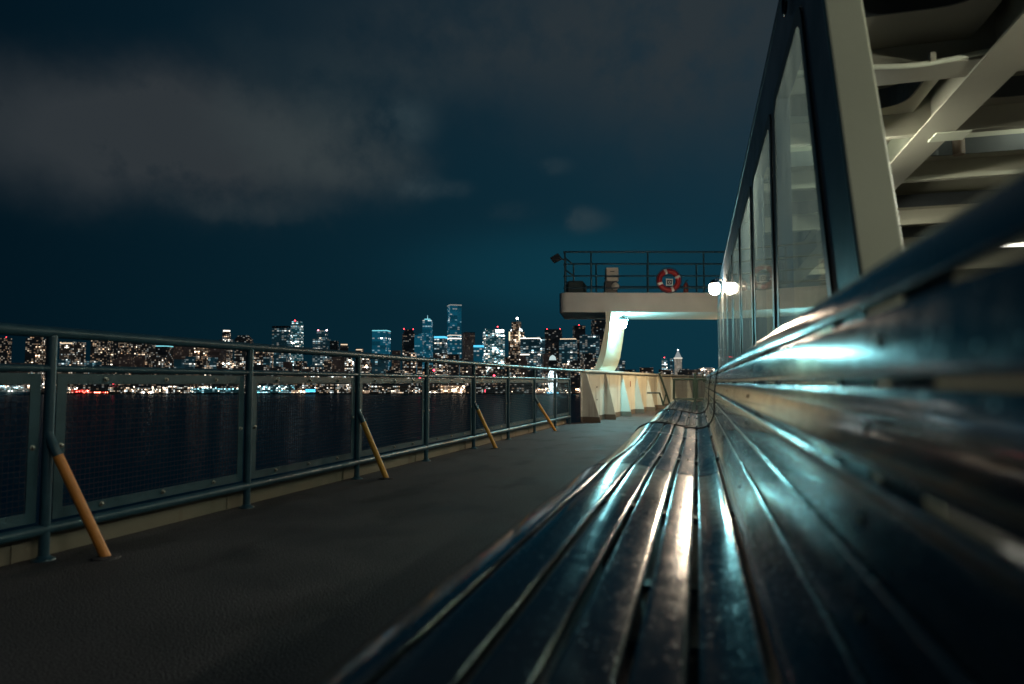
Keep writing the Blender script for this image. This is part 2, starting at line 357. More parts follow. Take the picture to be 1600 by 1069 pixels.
# ------------------------------------------------------------------ railing
rail = empty('deck_railing', RP(0)); tag(rail, 'dark teal pipe railing with wire mesh panels running along the deck edge', 'railing')
def rb(m_, name, mt, par=rail, smooth=True):
    o = m_.build(name, mt, None, smooth); o.parent = par
    o.matrix_parent_inverse = Matrix.Translation(-par.location) if par is rail else Matrix()
    return o
def rkid(o, par):    # sub-part built in world space
    o.parent = par; return o
T0 = -3*SP - .4
end = bw[0]
mb = MB(); pts = [RP(T0, 0, 1.055)] + [RP(i*SP, 0, 1.055) for i in range(-3, 7)] + [RP(T_END-.1, 0, 1.055), Vector((end.x+.05, end.y, 1.055))]
mb.tube(pts, .027, 14); rb(mb, 'top_rail', M['rail'])
mb = MB(); mb.tube([RP(T0, 0, .885), RP(T_END, 0, .885)], .0175, 10); rb(mb, 'middle_rail', M['rail'])
mb = MB(); mb.tube([RP(T0, 0, .140), RP(T_END, 0, .140)], .0255, 12); rb(mb, 'bottom_rail', M['rail'])
for i in POSTS:
    mb = MB(); mb.tube([RP(i*SP, 0, 0), RP(i*SP, 0, 1.04)], .0235, 14)
    mb.lathe([(.050, 0), (.048, .006), (.032, .012), (.025, .022)], RP(i*SP), 16)
    rb(mb, 'post', M['rail'])
def panel(t0, t1):
    z0, z1, w = .178, .862, .050
    th = .006; o_ = .012
    def bar(a, b, za, zb, m_): m_.prism([RP(a, -o_, za), RP(b, -o_, za), RP(b, -o_, zb), RP(a, -o_, zb)], nr*th)
    m1 = MB(); bar(t0, t1, z1-w, z1, m1); bar(t0, t1, z0, z0+w, m1); bar(t0, t0+w, z0+w, z1-w, m1); bar(t1-w, t1, z0+w, z1-w, m1)
    fr = rb(m1, 'panel_frame', M['frame'], rail, False)
    m2 = MB(); s = .026; k = t0 + w + s*.4; r = .0010
    while k < t1 - w:
        m2.tube([RP(k, -.006, z0+w*.6), RP(k, -.006, z1-w*.6)], r, 4, False); k += s
    k = z0 + w + s*.4
    while k < z1 - w:
        m2.tube([RP(t0+w*.6, -.009, k), RP(t1-w*.6, -.009, k)], r*1.15, 4, False); k += s
    m_ = m2.build('wire_mesh', M['wire'], None); m_.parent = fr
    for tt, zz in [(t0+.2*(t1-t0), z1-.028), (t0+.5*(t1-t0), z1-.028), (t0+.8*(t1-t0), z1-.028), (t0+.2*(t1-t0), z0+.028), (t0+.5*(t1-t0), z0+.028), (t0+.8*(t1-t0), z0+.028), (t0+.03, .52), (t1-.03, .52)]:
        m3 = MB(); c = RP(tt, -.006, zz); rot = Matrix.Rotation(math.pi/2, 3, Vector((0,0,1)).cross(nr))
        m3.lathe([(.013, 0), (.013, .003), (.008, .004), (.008, .012), (.004, .014)], c, 10, rot.to_4x4().to_3x3())
        b = m3.build('bolt', M['bolt'], None, True); b.parent = fr
for i in POSTS[:-1]: panel(i*SP+.040, (i+1)*SP-.040)
panel(6*SP+.04, T_END-.03)
mb = MB(); mb.tube([RP(T_END, 0, 0), RP(T_END, 0, 1.04)], .0235, 12); rb(mb, 'post', M['rail'])
# toe plate behind the posts
mb = MB(); k = T0
mb.prism([RP(T0, -.075, 0), RP(T_END, -.075, 0), RP(T_END, -.075, .125), RP(T0, -.075, .125)], nr*-.012)
t = T0
for i in POSTS: mb.prism([RP(i*SP-.10, -.0725, .0), RP(i*SP-.09, -.0725, 0), RP(i*SP-.09, -.0725, .122), RP(i*SP-.10, -.0725, .122)], nr*.004)
rb(mb, 'toe_plate', M['toe'], rail, False)
# braces : from post at mid height down to the deck, inboard
for n_, (i, bx, by) in enumerate([(0, 166, 872), (2, 604, 748), (4, 775, 701), (6, 868, 674), (-2, None, None)]):
    tt = (i-1)*SP if i >= 0 else -3*SP
    ft = G(bx, by) if bx else RP(tt, .34)
    top = RP(tt, .0, .60); k1 = RP(tt, .03, .53)
    foot = ft
    dd = (foot - k1)
    # keep same geometry family: bend then straight
    q1 = k1 + dd*.05; q2 = k1 + dd*.10
    m1 = MB(); m1.tube([top, RP(tt, .008, .565), k1, q1, q2], .0215, 12)
    br = rb(m1, 'brace', M['rail'])
    m2 = MB(); m2.tube([q2 - dd*.005, foot], .0232, 12)
    m2o = m2.build('painted_sleeve', M['orange'] if i <= 0 else M['amber'], None, True); m2o.parent = br
    m3 = MB(); m3.lathe([(.062, 0), (.060, .006), (.034, .011)], foot, 14); m3.build('foot_plate', M['deck'], None, True).parent = br

# ------------------------------------------------------------------ bulwark with gussets
bul = empty('steel_bulwark', bw[0]); tag(bul, 'cream painted steel bulwark with triangular stiffeners where the railing ends', 'bulwark')
def bkid(m_, name, mt, par=bul, smooth=False, bevel=0):
    o = m_.build(name, mt, None, smooth, bevel); o.parent = par
    if par is bul: o.matrix_parent_inverse = Matrix.Translation(-par.location)
    return o
m1 = MB(); m2 = MB(); HB = 1.03
def inward(i):
    a = bw[max(i-1, 0)]; b = bw[min(i+1, len(bw)-1)]; t = (b-a).normalized(); return Vector((t.y, -t.x, 0))
vs = []; vc = []
for i, q in enumerate(bw):
    nv = inward(i)
    for o_, z in ((0, 0), (0, HB), (-.012, HB), (-.012, 0)): vs.append(q + nv*o_ + Vector((0, 0, z)))
    for o_, z in ((.09, HB), (.09, HB+.05), (-.07, HB+.05), (-.07, HB)): vc.append(q + nv*o_ + Vector((0, 0, z)))
fs = []
for i in range(len(bw)-1):
    for k in range(4): fs.append((i*4+k, (i+1)*4+k, (i+1)*4+(k+1) % 4, i*4+(k+1) % 4))
fs += [(0, 1, 2, 3), tuple((len(bw)-1)*4+k for k in (3, 2, 1, 0))]
m1.add(vs, fs); m2.add(vc, fs)
bkid(m1, 'plate', M['bulwark']); bkid(m2, 'cap_rail', M['cream'], bevel=.01)
def bpt(s):
    acc = 0
    for i in range(len(bw)-1):
        L = (bw[i+1]-bw[i]).length
        if s <= acc + L:
            t = (s-acc)/L; return bw[i].lerp(bw[i+1], t), inward(i).lerp(inward(i+1), t).normalized()
        acc += L
    return bw[-1], inward(len(bw)-1)
def gus(s, w, wt=.04):
    q, nv = bpt(s); tg = Vector((-nv.y, nv.x, 0)); m_ = MB()
    z = Vector((0, 0, 1))
    m_.prism([q + nv*.004, q + nv*w, q + nv*(w*.94) + z*.10, q + nv*wt + z*(HB-.02), q + nv*.004 + z*(HB-.02)], tg*.012)
    bkid(m_, 'stiffener', M['bulwark'])
gus(.05, .42, .10)
s = 1.25; tot = sum((bw[i+1]-bw[i]).length for i in range(len(bw)-1))
while s < tot: gus(s, .26); s += 1.62 if s < 5 else 1.9
# hatch covers and small bolts on the first bay
q, nv = bpt(.7); tg = Vector((nv.y, -nv.x, 0))
for zz in (.45, .72):
    m_ = MB(); m_.lathe([(.016, 0), (.016, .01)], q + nv*.004 + Vector((0, 0, zz)), 10, Matrix.Rotation(math.pi/2, 3, Vector((0,0,1)).cross(nv))); bkid(m_, 'bolt', M['bolt'])
q, nv = bpt(3.9)
m_ = MB(); m_.box((-.02, -.004, -.07), (.02, .004, .07), Matrix.Translation(q + nv*.012 + Vector((0,0,.78))) @ Matrix.Rotation(math.atan2(nv.x, -nv.y), 4, 'Z')); bkid(m_, 'notice_plate', mat('notice_red', (.30, .08, .04), .5))

# ------------------------------------------------------------------ bench
prof = [(-.447,-.405),(-.446,-.378),(-.436,-.352),(-.410,-.327),(-.36,-.303),(-.305,-.292),(-.25,-.295),(-.19,-.302),(-.13,-.314),(-.06,-.326),(0,-.331),(.035,-.327),(.068,-.312),(.092,-.285),(.108,-.25),(.115,-.21),(.118,-.17),(.119,-.12),(.123,-.06),(.131,0),(.139,.05),(.146,.082),(.156,.103),(.172,.112),(.190,.108),(.202,.092)]
def smooth_prof(pts, n=6):       # Catmull-Rom
    out = []
    for i in range(len(pts)-1):
        p0 = Vector(pts[max(i-1, 0)]); p1 = Vector(pts[i]); p2 = Vector(pts[i+1]); p3 = Vector(pts[min(i+2, len(pts)-1)])
        for k in range(n):
            t = k/n; out.append(.5*((2*p1) + (p2-p0)*t + (2*p0-5*p1+4*p2-p3)*t*t + (3*p1-p0-3*p2+p3)*t**3))
    out.append(Vector(pts[-1])); return out
PF = smooth_prof(prof)
cum = [0]
for a, b in zip(PF, PF[1:]): cum.append(cum[-1] + (b-a).length)
def at_s(s):
    s = max(0, min(cum[-1], s))
    for i in range(len(cum)-1):
        if s <= cum[i+1]:
            t = (s-cum[i])/(cum[i+1]-cum[i]+1e-9); p = PF[i].lerp(PF[i+1], t); d_ = (PF[i+1]-PF[i]).normalized(); return p, Vector((-d_.y, d_.x))
    return PF[-1], Vector((0, 1))
def s_of(x, z): return min(zip(cum, PF), key=lambda c: (c[1]-Vector((x, z))).length)[0]
brk = [s_of(*p) for p in [(-.447,-.405),(-.312,-.292),(-.235,-.297),(-.157,-.308),(-.082,-.322),(-.008,-.33),(.073,-.308),(.114,-.218),(.119,-.142),(.122,-.068),(.131,0),(.1425,.064),(.202,.092)]]
def slat_mesh(s0, s1, y0, y1, sag, seed, g=.0055, g1=None, th=.016):
    s0 += g; s1 -= g if g1 is None else g1; r = .0035 if th < .01 else .0045; sec = []
    N = 10
    def pt(s, dn):
        p, nv = at_s(s); u = (s-s0)/(s1-s0); cr = .0007*(1-(2*u-1)**2); q = p + nv*(cr-dn); return q
    sec.append(pt(s0, th)); 
    for k in range(5):
        a = k/4*math.pi/2; sec.append(pt(s0 + r - r*math.cos(a), r - r*math.sin(a)))
    for k in range(1, N): sec.append(pt(s0 + r + (s1-s0-2*r)*k/N, 0))
    for k in range(5):
        a = k/4*math.pi/2; sec.append(pt(s1 - r + r*math.sin(a), r - r*math.cos(a)))
    sec.append(pt(s1, th))
    m = MB(); n = len(sec); ny = 16; vs = []; rr = random.Random(seed); ph = rr.random()*6; am = rr.uniform(.0003, .0010)
    for j in range(ny+1):
        t = j/ny; y = y0 + .006 + (y1-y0-.012)*t; dz = -sag*math.sin(math.pi*t) + am*math.sin(t*9+ph)
        for q in sec: vs.append((q.x, y, CAMZ + q.y + dz))
    fs = []
    for j in range(ny):
        for k in range(n): fs.append((j*n+k, j*n+(k+1) % n, (j+1)*n+(k+1) % n, (j+1)*n+k))
    fs += [tuple(range(n)), tuple(reversed(range(ny*n, (ny+1)*n)))]
    m.add(vs, fs); return m
def bench(y0, y1, sag, label, strap, seed):
    root = empty('deck_bench', (0, y0, 0)); tag(root, label, 'bench', 'slatted benches in a row along the cabin wall')
    inv = Matrix.Translation((0, -y0, 0))
    for k in range(12):
        sg = sag * (1 if k < 5 else .3 if k == 5 else 0)
        o = slat_mesh(brk[k], brk[k+1], y0, y1, sg, seed*20+k, .0055 if k < 7 else .0042 if k == 11 else .0028, .0042 if k == 10 else None, .009 if k > 9 else .016).build('slat', M['slat'], None, True); o.parent = root; o.matrix_parent_inverse = inv
        if k in (0, 11): continue
        for yy in ([y0 + .62, y0 + 1.9] if y1-y0 > 2 else [y0+.8]):
            sm = (brk[k]+brk[k+1])/2; p, nv = at_s(sm); up = Vector((nv.x, 0, nv.y)); ax = Vector((0, 0, 1)).rotation_difference(up).to_matrix()
            dz = -sg*math.sin(math.pi*(yy-y0)/(y1-y0)); m = MB()
            m.lathe([(.0055, -.001), (.0055, .0008), (.004, .0018), (.001, .0020)], Vector((p.x, yy, CAMZ + p.y + dz)) + up*.0012, 10, ax)
            sc_ = m.build('screw', M['bolt'], None, True); sc_.parent = o
    # strap over the joint at the far end
    def ribbon(y, w, t0, t1, name, mt, s0=0, s1=None):
        s1 = cum[-1] if s1 is None else s1; m = MB(); vs = []; K = 60
        for j in range(K+1):
            p, nv = at_s(s0 + (s1-s0)*j/K)
            for yy, dn in ((y-w/2, t1), (y+w/2, t1), (y+w/2, t0), (y-w/2, t0)):
                q = p + nv*dn; vs.append((q.x, yy, CAMZ + q.y))
        fs = []
        for j in range(K):
            for k in range(4): fs.append((j*4+(k+1) % 4, j*4+k, (j+1)*4+k, (j+1)*4+(k+1) % 4))
        fs += [(0, 1, 2, 3), (K*4+3, K*4+2, K*4+1, K*4)]
        m.add(vs, fs); o = m.build(name, mt, None, True); o.parent = root; o.matrix_parent_inverse = inv; return o
    if strap: ribbon(y1, .022, -.018, .007, 'strap', M['black'])
    for yy in ([y0 + .62, y0 + 1.9] if y1-y0 > 2 else [y0+.8]): ribbon(yy, .05, -.034, -.0175, 'support_bracket', M['dark'], s0=.03)
    for yy in (y0 + .3, y1 - .3):
        m = MB(); m.box((-.30, yy-.03, .0), (-.24, yy+.03, CAMZ-.334)); m.box((.02, yy-.03, .0), (.08, yy+.03, CAMZ-.365)); m.box((-.34, yy-.05, 0), (.12, yy+.05, .02))
        o = m.build('leg', M['dark'], None, False, .004); o.parent = root; o.matrix_parent_inverse = inv
    # small bolts seen in the gaps
    return root
J = [-2.60, -.04, 2.53, 5.14, 7.62, 10.1, 11.9]
bench(J[0], J[1], 0, 'glossy dark slatted bench section beside the camera, nearest of the row', False, 1)
bench(J[1], J[2], .0, 'glossy dark slatted bench section filling the foreground with streaked reflections', False, 2)
bench(J[2], J[3], .024, 'second bench section from the front, its seat slats sagging in the middle', True, 3)
bench(J[3], J[4], .020, 'bench section between the two black straps', True, 4)
bench(J[4], J[5], .010, 'bench section just past the farther black strap', False, 5)
bench(J[5], J[6], .0, 'last and farthest bench section next to the gate', False, 6)

# ------------------------------------------------------------------ glazed shelter
XW = .42; TW = .07
cab = empty('passenger_shelter', (XW, 8, 0)); tag(cab, 'glazed shelter with navy window wall, raked pale end pillar and beamed open ceiling', 'cabin')
cinv = Matrix.Translation((-XW, -8, 0))
def ck(m_, name, mt, smooth=False, bevel=0, par=None):
    o = m_.build(name, mt, None, smooth, bevel); o.parent = par or cab
    if par is None: o.matrix_parent_inverse = cinv
    return o
ZR = CAMZ + 1.84; ZT = CAMZ + 1.49; ZB = CAMZ - .12
def _line(pa, pb):
    a = WX(*pa, XW); b = WX(*pb, XW); k = (b.y-a.y)/(b.z-a.z); return lambda z, off=0: a.y + k*(z-a.z) + off
rake = _line((1340, 415), (1285, 0))       # y of the raked end at height z
WIN = []                         # (y near, y far)
ys = [3.95 + 1.47*k for k in range(7)]
YE = ys[-1] + 1.36
edges = [(None, 3.76)] + [(y, y + 1.25) for y in ys]
def wl(y, z, x=XW): return Vector((x, y, z))
wall = MB()
def wq(pts, x=XW, t=TW): wall.prism([Vector((x, y, z)) for y, z in pts], (t, 0, 0))
ypil = lambda z: rake(z)
ywin = _line((1300, 440), (1256, 42))
wq([(ypil(0), 0), (YE, 0), (YE, ZB), (ypil(ZB), ZB)])                     # below the sills
wq([(ypil(ZT), ZT), (YE, ZT), (YE, ZR), (ypil(ZR), ZR)])                  # above the windows
wq([(ypil(ZB), ZB), (ywin(ZB), ZB), (ywin(ZT), ZT), (ypil(ZT), ZT)])      # raked end
prev = 3.76
for a, b in edges[1:]:
    wq([(prev, ZB), (a, ZB), (a, ZT), (prev, ZT)]); prev = b
wq([(prev, ZB), (YE, ZB), (YE, ZT), (prev, ZT)])
ck(wall, 'wall', M['navy'])
mr = MB(); mr.prism([(XW-.004, rake(ZR, .02), ZR), (XW+.06, rake(ZR, .02), ZR), (XW+.06, YE, ZR), (XW-.004, YE, ZR)], (0, 0, .05)); ck(mr, 'roof_edge', M['navy'], bevel=.012)
def rpoly(pts, r, n=5):          # round the corners of a polygon of (y,z)
    out = []; m = len(pts)
    for i in range(m):
        p = Vector(pts[i]); a = (Vector(pts[i-1])-p).normalized(); b = (Vector(pts[(i+1) % m])-p).normalized()
        for k in range(n+1):
            t = k/n; q = (p+a*r)*(1-t)**2 + p*2*t*(1-t) + (p+b*r)*t*t; out.append(q)
    return out
for k, (a, b) in enumerate(edges):
    an = (ywin(ZB) if a is None else a); at_ = (ywin(ZT) if a is None else a)
    quad = [(an, ZB), (b, ZB), (b, ZT), (at_, ZT)]
    cx = sum(q[0] for q in quad)/4; cz = sum(q[1] for q in quad)/4
    outer = rpoly(quad, .10)
    inn = [Vector((cx + (q.x-cx)*(1-.05/ (abs(b-an)/2)), cz + (q.y-cz)*(1-.05/((ZT-ZB)/2)))) for q in outer]
    o2 = [Vector((cx + (q.x-cx)*1.03, cz + (q.y-cz)*1.02)) for q in outer]
    # rubber gasket ring, 8 mm proud of the wall
    m = MB(); n = len(inn); vs = []
    for ring, x in ((o2, XW-.001), (o2, XW-.010), (inn, XW-.010), (inn, XW-.002)):
        vs += [(x, q.x, q.y) for q in ring]
    fs = []
    for j in range(3):
        for i in range(n): fs.append((j*n+i, j*n+(i+1) % n, (j+1)*n+(i+1) % n, (j+1)*n+i))
    m.add(vs, fs); w = ck(m, 'window', M['black'])
    m = MB(); m.prism([(XW-.008, q.x, q.y) for q in inn], (.006, 0, 0)); m.build('pane', M['glass'], None).parent = w
# raked end pillar
m = MB(); xp0, xp1 = XW-.004, XW+.112
m.prism([(xp0, rake(0, -.03), 0), (xp0, rake(0, -.004), 0), (xp0, rake(ZR+.06, -.004), ZR+.06), (xp0, rake(ZR+.06, -.03), ZR+.06)], (xp1-xp0, 0, 0))
ck(m, 'pillar', M['white'], False, .010)
# ceiling : plate with round-cornered openings, deep beams, a fore-and-aft girder
ZC = CAMZ + 1.93; ZL = CAMZ + 1.76
BY = [-3.2, -1.3, .65, 2.55, 4.28, 5.38, 6.62, 8.45, 10.2, 12.0, 13.9]
GX = (1.52, 1.76)
def ring_plate(x0, x1, y0, y1, mgx, mgy, r):
    hx0, hx1, hy0, hy1 = x0+mgx, x1-mgx, y0+mgy, y1-mgy
    hole = rpoly([(hx0, hy0), (hx1, hy0), (hx1, hy1), (hx0, hy1)], r, 6)
    cx, cy = (x0+x1)/2, (y0+y1)/2; out = []
    for q in hole:
        dx, dy = (q.x-cx)/((hx1-hx0)/2), (q.y-cy)/((hy1-hy0)/2); s = 1/max(abs(dx), abs(dy))
        out.append(Vector((cx + dx*s*(x1-x0)/2, cy + dy*s*(y1-y0)/2)))
    return hole, out
ceil_i = 0
for bi in range(len(BY)-1):
    y0, y1 = BY[bi]+.006, BY[bi+1]-.006
    for x0, x1 in ((XW+.08, GX[0]), (GX[1], 4.05)):
        hole, out = ring_plate(x0, x1, y0, y1, .10, .42 if bi == 3 else .16, .22)
        m = MB(); n = len(hole); vs = [(q.x, q.y, ZC) for q in out] + [(q.x, q.y, ZC) for q in hole] + [(q.x, q.y, ZC+.01) for q in out]
        fs = [(i, i+n, (i+1) % n + n, (i+1) % n) for i in range(n)]
        m.add(vs, fs); pl = ck(m, 'ceiling_plate', M['beam'])
        m = MB(); vs = []
        cx, cy = (x0+x1)/2, (y0+y1)/2
        for sc_, z in ((1.0, ZC-.006), (1.0, ZC+.13), (1.03, ZC+.13), (1.03, ZC-.006)): vs += [(cx+(q.x-cx)*sc_, cy+(q.y-cy)*sc_, z) for q in hole]
        fs = []
        for j in range(4):
            for i in range(n): fs.append((j*n+i, j*n+(i+1) % n, ((j+1) % 4)*n+(i+1) % n, ((j+1) % 4)*n+i))
        m.add(vs, fs); m.build('opening_coaming', M['coam'], None).parent = pl
m = MB(); m.prism([(XW+.074, -3.4, ZR+.006), (XW+.10, -3.4, ZR+.006), (.66, -3.4, ZC+.42), (.634, -3.4, ZC+.42)], (0, 17.4, 0)); ck(m, 'roof_slope', M['navy'])
m = MB(); m.box((.66, -3.4, ZC+.42), (6.5, 14.2, ZC+.46)); ck(m, 'upper_roof', M['sky'])
for i, y in enumerate(BY):
    m = MB(); m.box((XW+.075, y-.005, ZL+.012), (6.4, y+.005, ZR-.01)); m.box((.67, y-.005, ZR-.01), (6.4, y+.005, ZC+.415)); fw = .115 if i == 4 else .03
    m.box((XW+.075, y-fw, ZL), (6.4, y+fw, ZL+.012))
    ck(m, 'ceiling_beam', M['beam'], False, .002)
m = MB(); m.box((GX[0], BY[0], ZL-.016), (GX[1], BY[-1], ZL-.003)); m.box((GX[0]+.05, BY[0], ZL-.003), (GX[0]+.06, BY[-1], ZL+.05)); ck(m, 'girder', M['beam'])
for k in range(len(BY)-1):
    m = MB(); m.box((GX[0]+.115, BY[k]+.012, ZL-.002), (GX[0]+.125, BY[k+1]-.012, ZC+.2)); ck(m, 'girder_web', M['beam'])
m = MB(); m.box((GX[1]-.12, BY[5]-.09, ZL-.026), (GX[1]+.10, BY[5]+.09, ZL-.017)); ck(m, 'joint_plate', M['white'])
m = MB(); m.tube([(GX[1]+.36, BY[6]-.3, ZC-.05), (GX[1]+.36, BY[6]-.3, ZC+.42)], .045, 12); ck(m, 'ceiling_pipe', mat('pipe_brown', (.22, .15, .11), .5), True)
# cable clipped under the first flange
pts = []
for k in range(60):
    x = XW+.1 + k*.06; pts.append((x, BY[4]-.133, ZL+.020 + .016*math.sin(x*4.1)+.008*math.sin(x*9)))
m = MB(); m.tube(pts, .015, 8); cb = ck(m, 'cable', M['white'], True)
for x in (XW+.22, XW+.86, XW+1.7):
    m = MB(); m.box((x-.014, BY[4]-.152, ZL+.0), (x+.014, BY[4]-.112, ZL+.052)); m.build('clip', M['beam'], None).parent = cb
# side and end walls of the shelter
m = MB(); m.box((6.4, -3.4, 0), (6.5, 14.2, ZC+.42)); ck(m, 'inner_wall', M['beam'])
m = MB(); m.box((XW+.08, 14.1, 0), (6.39, 14.2, ZC+.0)); ck(m, 'end_wall', M['beam'])
# shelter tube lights
def tube_light(x, y, z, L, label, along='y', em=None):
    r_ = empty('tube_light', (x, y, z)); tag(r_, label, 'light', 'tube lights under the shelter ceiling')
    m = MB(); m.box((-.07, -L/2, .03), (.07, L/2, .07)); a = m.build('housing', M['white'], r_, False, .006)
    m = MB(); m.tube([(0, -L/2+.03, .008), (0, L/2-.03, .008)], .02, 10); m.build('tube', em or tube_L, r_, True)
    if along == 'x': r_.rotation_euler = (0, 0, math.pi/2)
    return r_
LT = P(1592, 384, 8.2)
tube_light(LT.x, LT.y, LT.z, .45, 'glowing tube light at the right edge, seen through a gap in the bench back', 'x', emat('edge_tube_glow', (1, .97, .85), 9))
tube_light(2.3, 3.2, ZL-.26, 1.2, 'unseen added tube light under the shelter beams nearest the open end')  # added outside the view to light the near face of the first beam
tube_light(2.7, .8, ZL-.12, 1.2, 'unseen assumed tube light under the shelter beams level with the camera')  # assumed from the light on the pillar and outer deck, out of view
tube_light(1.04, 5.4, ZL-.12, 1.1, 'unseen added tube light close to the window wall between the second and third beams')  # added to brighten the panes from inside, hidden behind the pillar
tube_light(1.65, 7.5, ZL-.12, 1.0, 'unseen added tube light in the middle of the shelter ceiling')  # added fill for the shelter interior, kept out of view by the pillar
tube_light(2.6, 11.1, ZL-.09, 1.2, 'unseen added tube light farthest inside the shelter behind the window wall')  # added to lift the far interior, the bench back hides it
tube_light(3.2, 6.0, ZC+.33, 1.1, 'assumed tube light recessed above the ceiling opening between the second and third beams', 'x', dim_L)  # assumed uplight, put in to make this ceiling opening pale
tube_light(1.1, 6.0, ZC+.33, .9, 'assumed tube light recessed above the ceiling opening beside the window wall', 'x', dim_L)  # assumed as well, brightens the opening on the window side
# hook and ring on the roof edge
m = MB(); c = WX(1226, 2, XW-.02)
m.tube([c + Vector((0, .055*math.cos(a), .055*math.sin(a))) for a in [k*math.pi/8 for k in range(16)]], .007, 8, closed=True)
m.tube([c + Vector((-.0, .05*math.cos(a)-.075, .04*math.sin(a)+.01)) for a in [k*math.pi/8 for k in range(16)]], .006, 8, closed=True)
m.tube([c + Vector((0, .0, .05)), c + Vector((0.02, .02, .12)), c + Vector((.05, .02, .16))], .008, 8)
tag(m.build('cable_ring', M['dark'], None, True), 'dark coiled wire rings hanging at the roof edge of the shelter', 'wire coil')

# ------------------------------------------------------------------ wall lamp (warm)
def jar_lamp(c, emit, label, outward, r=.085):
    c = Vector(c); o = Vector(outward).normalized()
    root = empty('deck_lamp', c); tag(root, label, 'lamp')
    m = MB(); m.lathe([(0.001, -r*1.25), (r*.5, -r*1.15), (r*.85, -r*.8), (r, -r*.2), (r*.98, r*.4), (r*.8, r*.7)], (0, 0, 0), 20); m.build('globe', emit, root, True)
    m = MB(); m.lathe([(r*.86, r*.7), (r*.9, r*.95), (r*.6, r*1.35), (.02, r*1.5)], (0, 0, 0), 20); m.build('cap', M['dark'], root, True)
    m = MB()
    for k in range(4):
        a = k*math.pi/2 + .4; e = Vector((math.cos(a), math.sin(a), 0))
        m.tube([e*r*.95 + Vector((0,0,r*.7)), e*r*1.12 + Vector((0,0,0)), e*r*.8 + Vector((0,0,-r*1.05)), Vector((0,0,-r*1.4))], .004, 6)
    m.build('guard', M['dark'], root, True)
    m = MB(); m.tube([Vector((0,0,r*1.4)), Vector((0,0,r*1.7)) - o*.03, Vector((0,0,r*1.4)) - o*.12, -o*.14 + Vector((0,0,r*.6))], .012, 8); m.build('bracket', M['dark'], root, True)
    return root
LA = P(1116.5, 450, 10.9)
la = jar_lamp(LA, warm_L, 'bright warm wall lamp in a wire guard near the far end of the window wall', (-1, 0, 0), .088)

# ------------------------------------------------------------------ bridge wing
ZW = 15.0
def WG(px, py, dz=0): return P(px, py, ZW + dz)
wz0 = WG(900, 488).z; wz1 = WG(900, 457).z
pl = WG(875, 470); pr_ = WG(1245, 470)
ex = (pr_ - pl); ex.z = 0; ex.normalize(); ey = Vector((-ex.y, ex.x, 0))    # ey runs away from the camera
wing = empty('bridge_wing', (pl.x, pl.y, 0)); tag(wing, 'cream bridge wing platform with rounded end carried on a curved column', 'bridge wing')
winv = Matrix.Translation((-pl.x, -pl.y, 0))
def wk(m_, name, mt, smooth=False, bevel=0, par=None):
    o = m_.build(name, mt, None, smooth, bevel); o.parent = par or wing
    if par is None: o.matrix_parent_inverse = winv
    return o
def WP(a, b, z): v = Vector((pl.x, pl.y, 0)) + ex*a + ey*b; v.z = z; return v
WL = 6.6; WD = 1.75
foot = rpoly([(0, 0), (WL, 0), (WL, WD), (.12, WD)], .001, 1)
foot = []
for k in range(7):
    a = math.pi + k/6*math.pi/2; foot.append((.16 + .16*math.cos(a), .16 + .16*math.sin(a)))
foot += [(WL, 0), (WL, WD)]
for k in range(7):
    a = math.pi/2 + k/6*math.pi/2; foot.append((.40 + .2*math.cos(a), WD-.2 + .2*math.sin(a)))
m = MB(); m.prism([WP(a, b, wz0) for a, b in foot], (0, 0, wz1-wz0)); wk(m, 'platform', M['cream'], True, .015)
# curved column
zb = 1.085
def WC(px, py): v = P(px, py, ZW - .1); return v
left = [(946, 487), (947, 505), (942.5, 528), (937, 553), (930, 574), (926, 578.5)]
right = [(936, 578.5), (941, 571), (946, 556), (950.5, 528), (953.5, 505), (955, 487)]
m = MB(); m.prism([WC(*q) for q in left] + [WC(*q) for q in right], (0.15, 1.55, 0)); wk(m, 'column', M['white'], True)
# railings of the wing
def wrail(b, zt, name, levels, posts, a0=.1, a1=WL):
    m = MB()
    for z in levels: m.tube([WP(a0, b, z), WP(a1, b, z)], .020 if z == levels[0] else .014, 8)
    rr_ = wk(m, name, M['rail'], True)
    for a in posts:
        m = MB(); m.tube([WP(a, b, wz1), WP(a, b, levels[0])], .019, 8); wk(m, 'post', M['rail'], True)
zr = lambda y_, dz=0: WG(960, y_, dz).z
lv = [zr(391.5), zr(411), zr(430), zr(449)]
wrail(.1, 0, 'front_rail', lv, [.12, .70, 1.96, 3.20, 4.5])
lv2 = [lv[0], lv[1]-.02, lv[2]-.02, lv[3]]
wrail(WD-.12, 0, 'back_rail', lv2, [.45, 1.0, 2.25, 3.45, 4.6], .42)
m = MB()
for z in lv: m.tube([WP(.1, .1, z), WP(.20, .9, z), WP(.42, WD-.12, z)], .018, 8)
wk(m, 'end_rail', M['rail'], True)
m = MB(); m.tube([WP(.20, .9, wz1), WP(.20, .9, lv[0])], .019, 8); wk(m, 'post', M['rail'], True)
